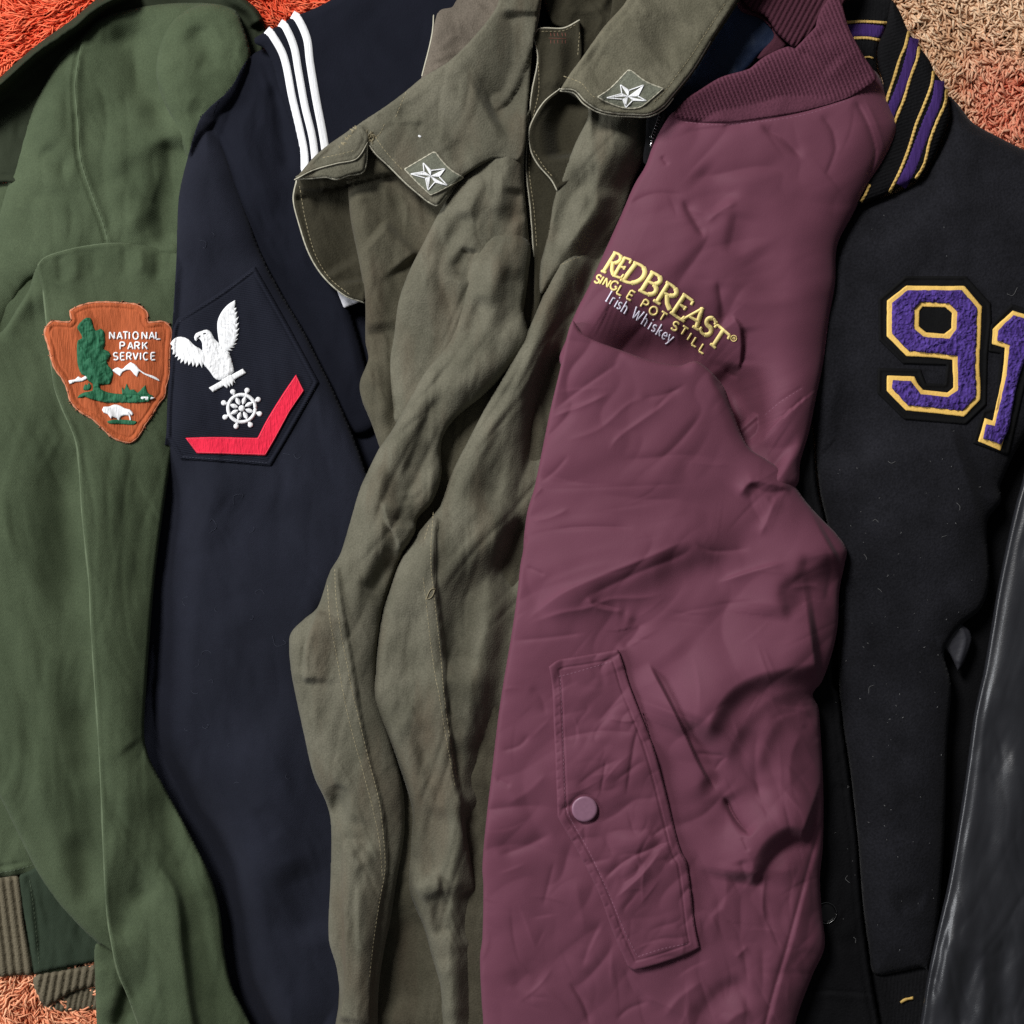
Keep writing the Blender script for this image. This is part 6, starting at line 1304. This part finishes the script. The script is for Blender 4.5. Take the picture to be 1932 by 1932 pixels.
# zip by the neck
zt = Panel('zip_tape', C((985, 600), (1060, 600), (1085, 640), (1010, 860), (990, 930), (950, 920), (960, 800)), 92, M['rib_black'], bj, roll=(5, 3), skirt=10, cell=2.4)
zp = Strips(); zp.add(C((1045, 622), (1020, 700), (990, 780)), 1.8, zt, 1.5, 1.2, raw=True)
for k in range(10):
    a = C((1038 - 5.4 * k, 660 + 17 * k))[0]; zp.add([(a[0] - 1.5, a[1] - 1), (a[0] + 3.5, a[1] + 1)], 1.6 if k < 7 else 3.0, zt, 1.2, 1.0, raw=True, step=1)
zp.add(C((1000, 790), (990, 830)), 6, zt, 2, 2, raw=True)
zp.build('zip', plain('zip_metal', srgb(190, 190, 190), 0.25, 1.0), bj)

# ----------------------------------------------------------------------------
# black leather jacket at the right edge
# ----------------------------------------------------------------------------
def leather():
    t = NT('black_leather')
    v = t.coords()
    vo = t.new('ShaderNodeTexVoronoi'); vo.feature = 'DISTANCE_TO_EDGE'; vo.inputs['Scale'].default_value = 420
    wv = t.new('ShaderNodeVectorMath', operation='ADD')
    n0 = t.new('ShaderNodeTexNoise'); n0.inputs['Scale'].default_value = 60; t.link(v, n0.inputs['Vector'])
    sc0 = t.new('ShaderNodeVectorMath', operation='SCALE'); sc0.inputs['Scale'].default_value = 0.006; t.link(n0.outputs['Color'], sc0.inputs[0])
    t.link(v, wv.inputs[0]); t.link(sc0.outputs[0], wv.inputs[1]); t.link(wv.outputs[0], vo.inputs['Vector'])
    cr = t.new('ShaderNodeMapRange'); cr.inputs[1].default_value = 0.0; cr.inputs[2].default_value = 0.12; t.link(vo.outputs['Distance'], cr.inputs[0])
    n1 = t.noise(v, 30, 4, 0.6)
    col = t.new('ShaderNodeMix', data_type='RGBA'); t.link(n1, col.inputs[0]); col.inputs[6].default_value = (*srgb(34, 34, 38), 1); col.inputs[7].default_value = (*srgb(44, 45, 49), 1)
    t.link(col.outputs[2], t.b.inputs['Base Color'])
    rg = t.math('ADD', t.math('MULTIPLY', n1, 0.12), 0.29); t.link(rg, t.b.inputs['Roughness'])
    t.b.inputs['Specular IOR Level'].default_value = 0.6
    bm = t.new('ShaderNodeBump'); bm.inputs['Strength'].default_value = 0.08; bm.inputs['Distance'].default_value = 0.0006; t.link(cr.outputs[0], bm.inputs['Height'])
    b2 = t.new('ShaderNodeBump'); b2.inputs['Strength'].default_value = 0.05; b2.inputs['Distance'].default_value = 0.004
    t.link(t.noise(t.coords(-12, (1, 0.35, 1)), 45, 3, 0.6), b2.inputs['Height']); t.link(b2.outputs[0], bm.inputs['Normal'])
    t.link(bm.outputs[0], t.b.inputs['Normal'])
    return t.m
lj = thing('leather_jacket', 'glossy black leather sleeve entering along the right edge', 'jacket', 1880, 1500)
l_sl = Panel('sleeve', H((2100, -200), (1960, 480), (1932, 740), (1885, 920), (1832, 1150), (1782, 1400), (1740, 1650), (1700, 1880)) + L((1690, 0), (1648, 200), (1600, 550), (1545, 900), (1500, 1150), (1432, 1450), (1390, 1650), (1345, 1932), (1280, 2400), (2700, 2400), (2700, 500)) + H((2700, 300)),
             104, leather(), lj, roll=[(60, 26), (5, 3)], skirt=40, cell=3.0, rims=((5, 4, 3.0), (16, 5, -1.5)),
             feats=[R(L((1790, 60), (1760, 500), (1720, 900), (1690, 1200)), -7, 26, 30), R(L((1932, 350), (1850, 700), (1800, 1100)), 6, 40), R(L((1620, 1480), (1600, 1700), (1560, 2000)), -5, 16, 20, te=0.2), R(L((1690, 1420), (1700, 1650), (1710, 2000)), 4, 14, 10, te=0.2), R(L((1830, 1400), (1800, 1650), (1820, 2000)), -5, 16, 22, te=0.2),
                    R(L((1930, 1450), (1880, 1650), (1900, 2000)), 4, 16), R(L((1540, 1350), (1500, 1600), (1460, 1900)), 5, 14), Wave(4, 230, 50, 102, 97), Facets(0.10, 240, 60, 102, 31), Facets(0.22, 150, 40, 98, 32, lambda x, y: smooth01((y - 1640) / 150))])

make_pile([g_col, g_body, g_sh, wb1, wb2, n_col, n_body, v_body, v_col, v_in, g_low, cuff1, cuff2])
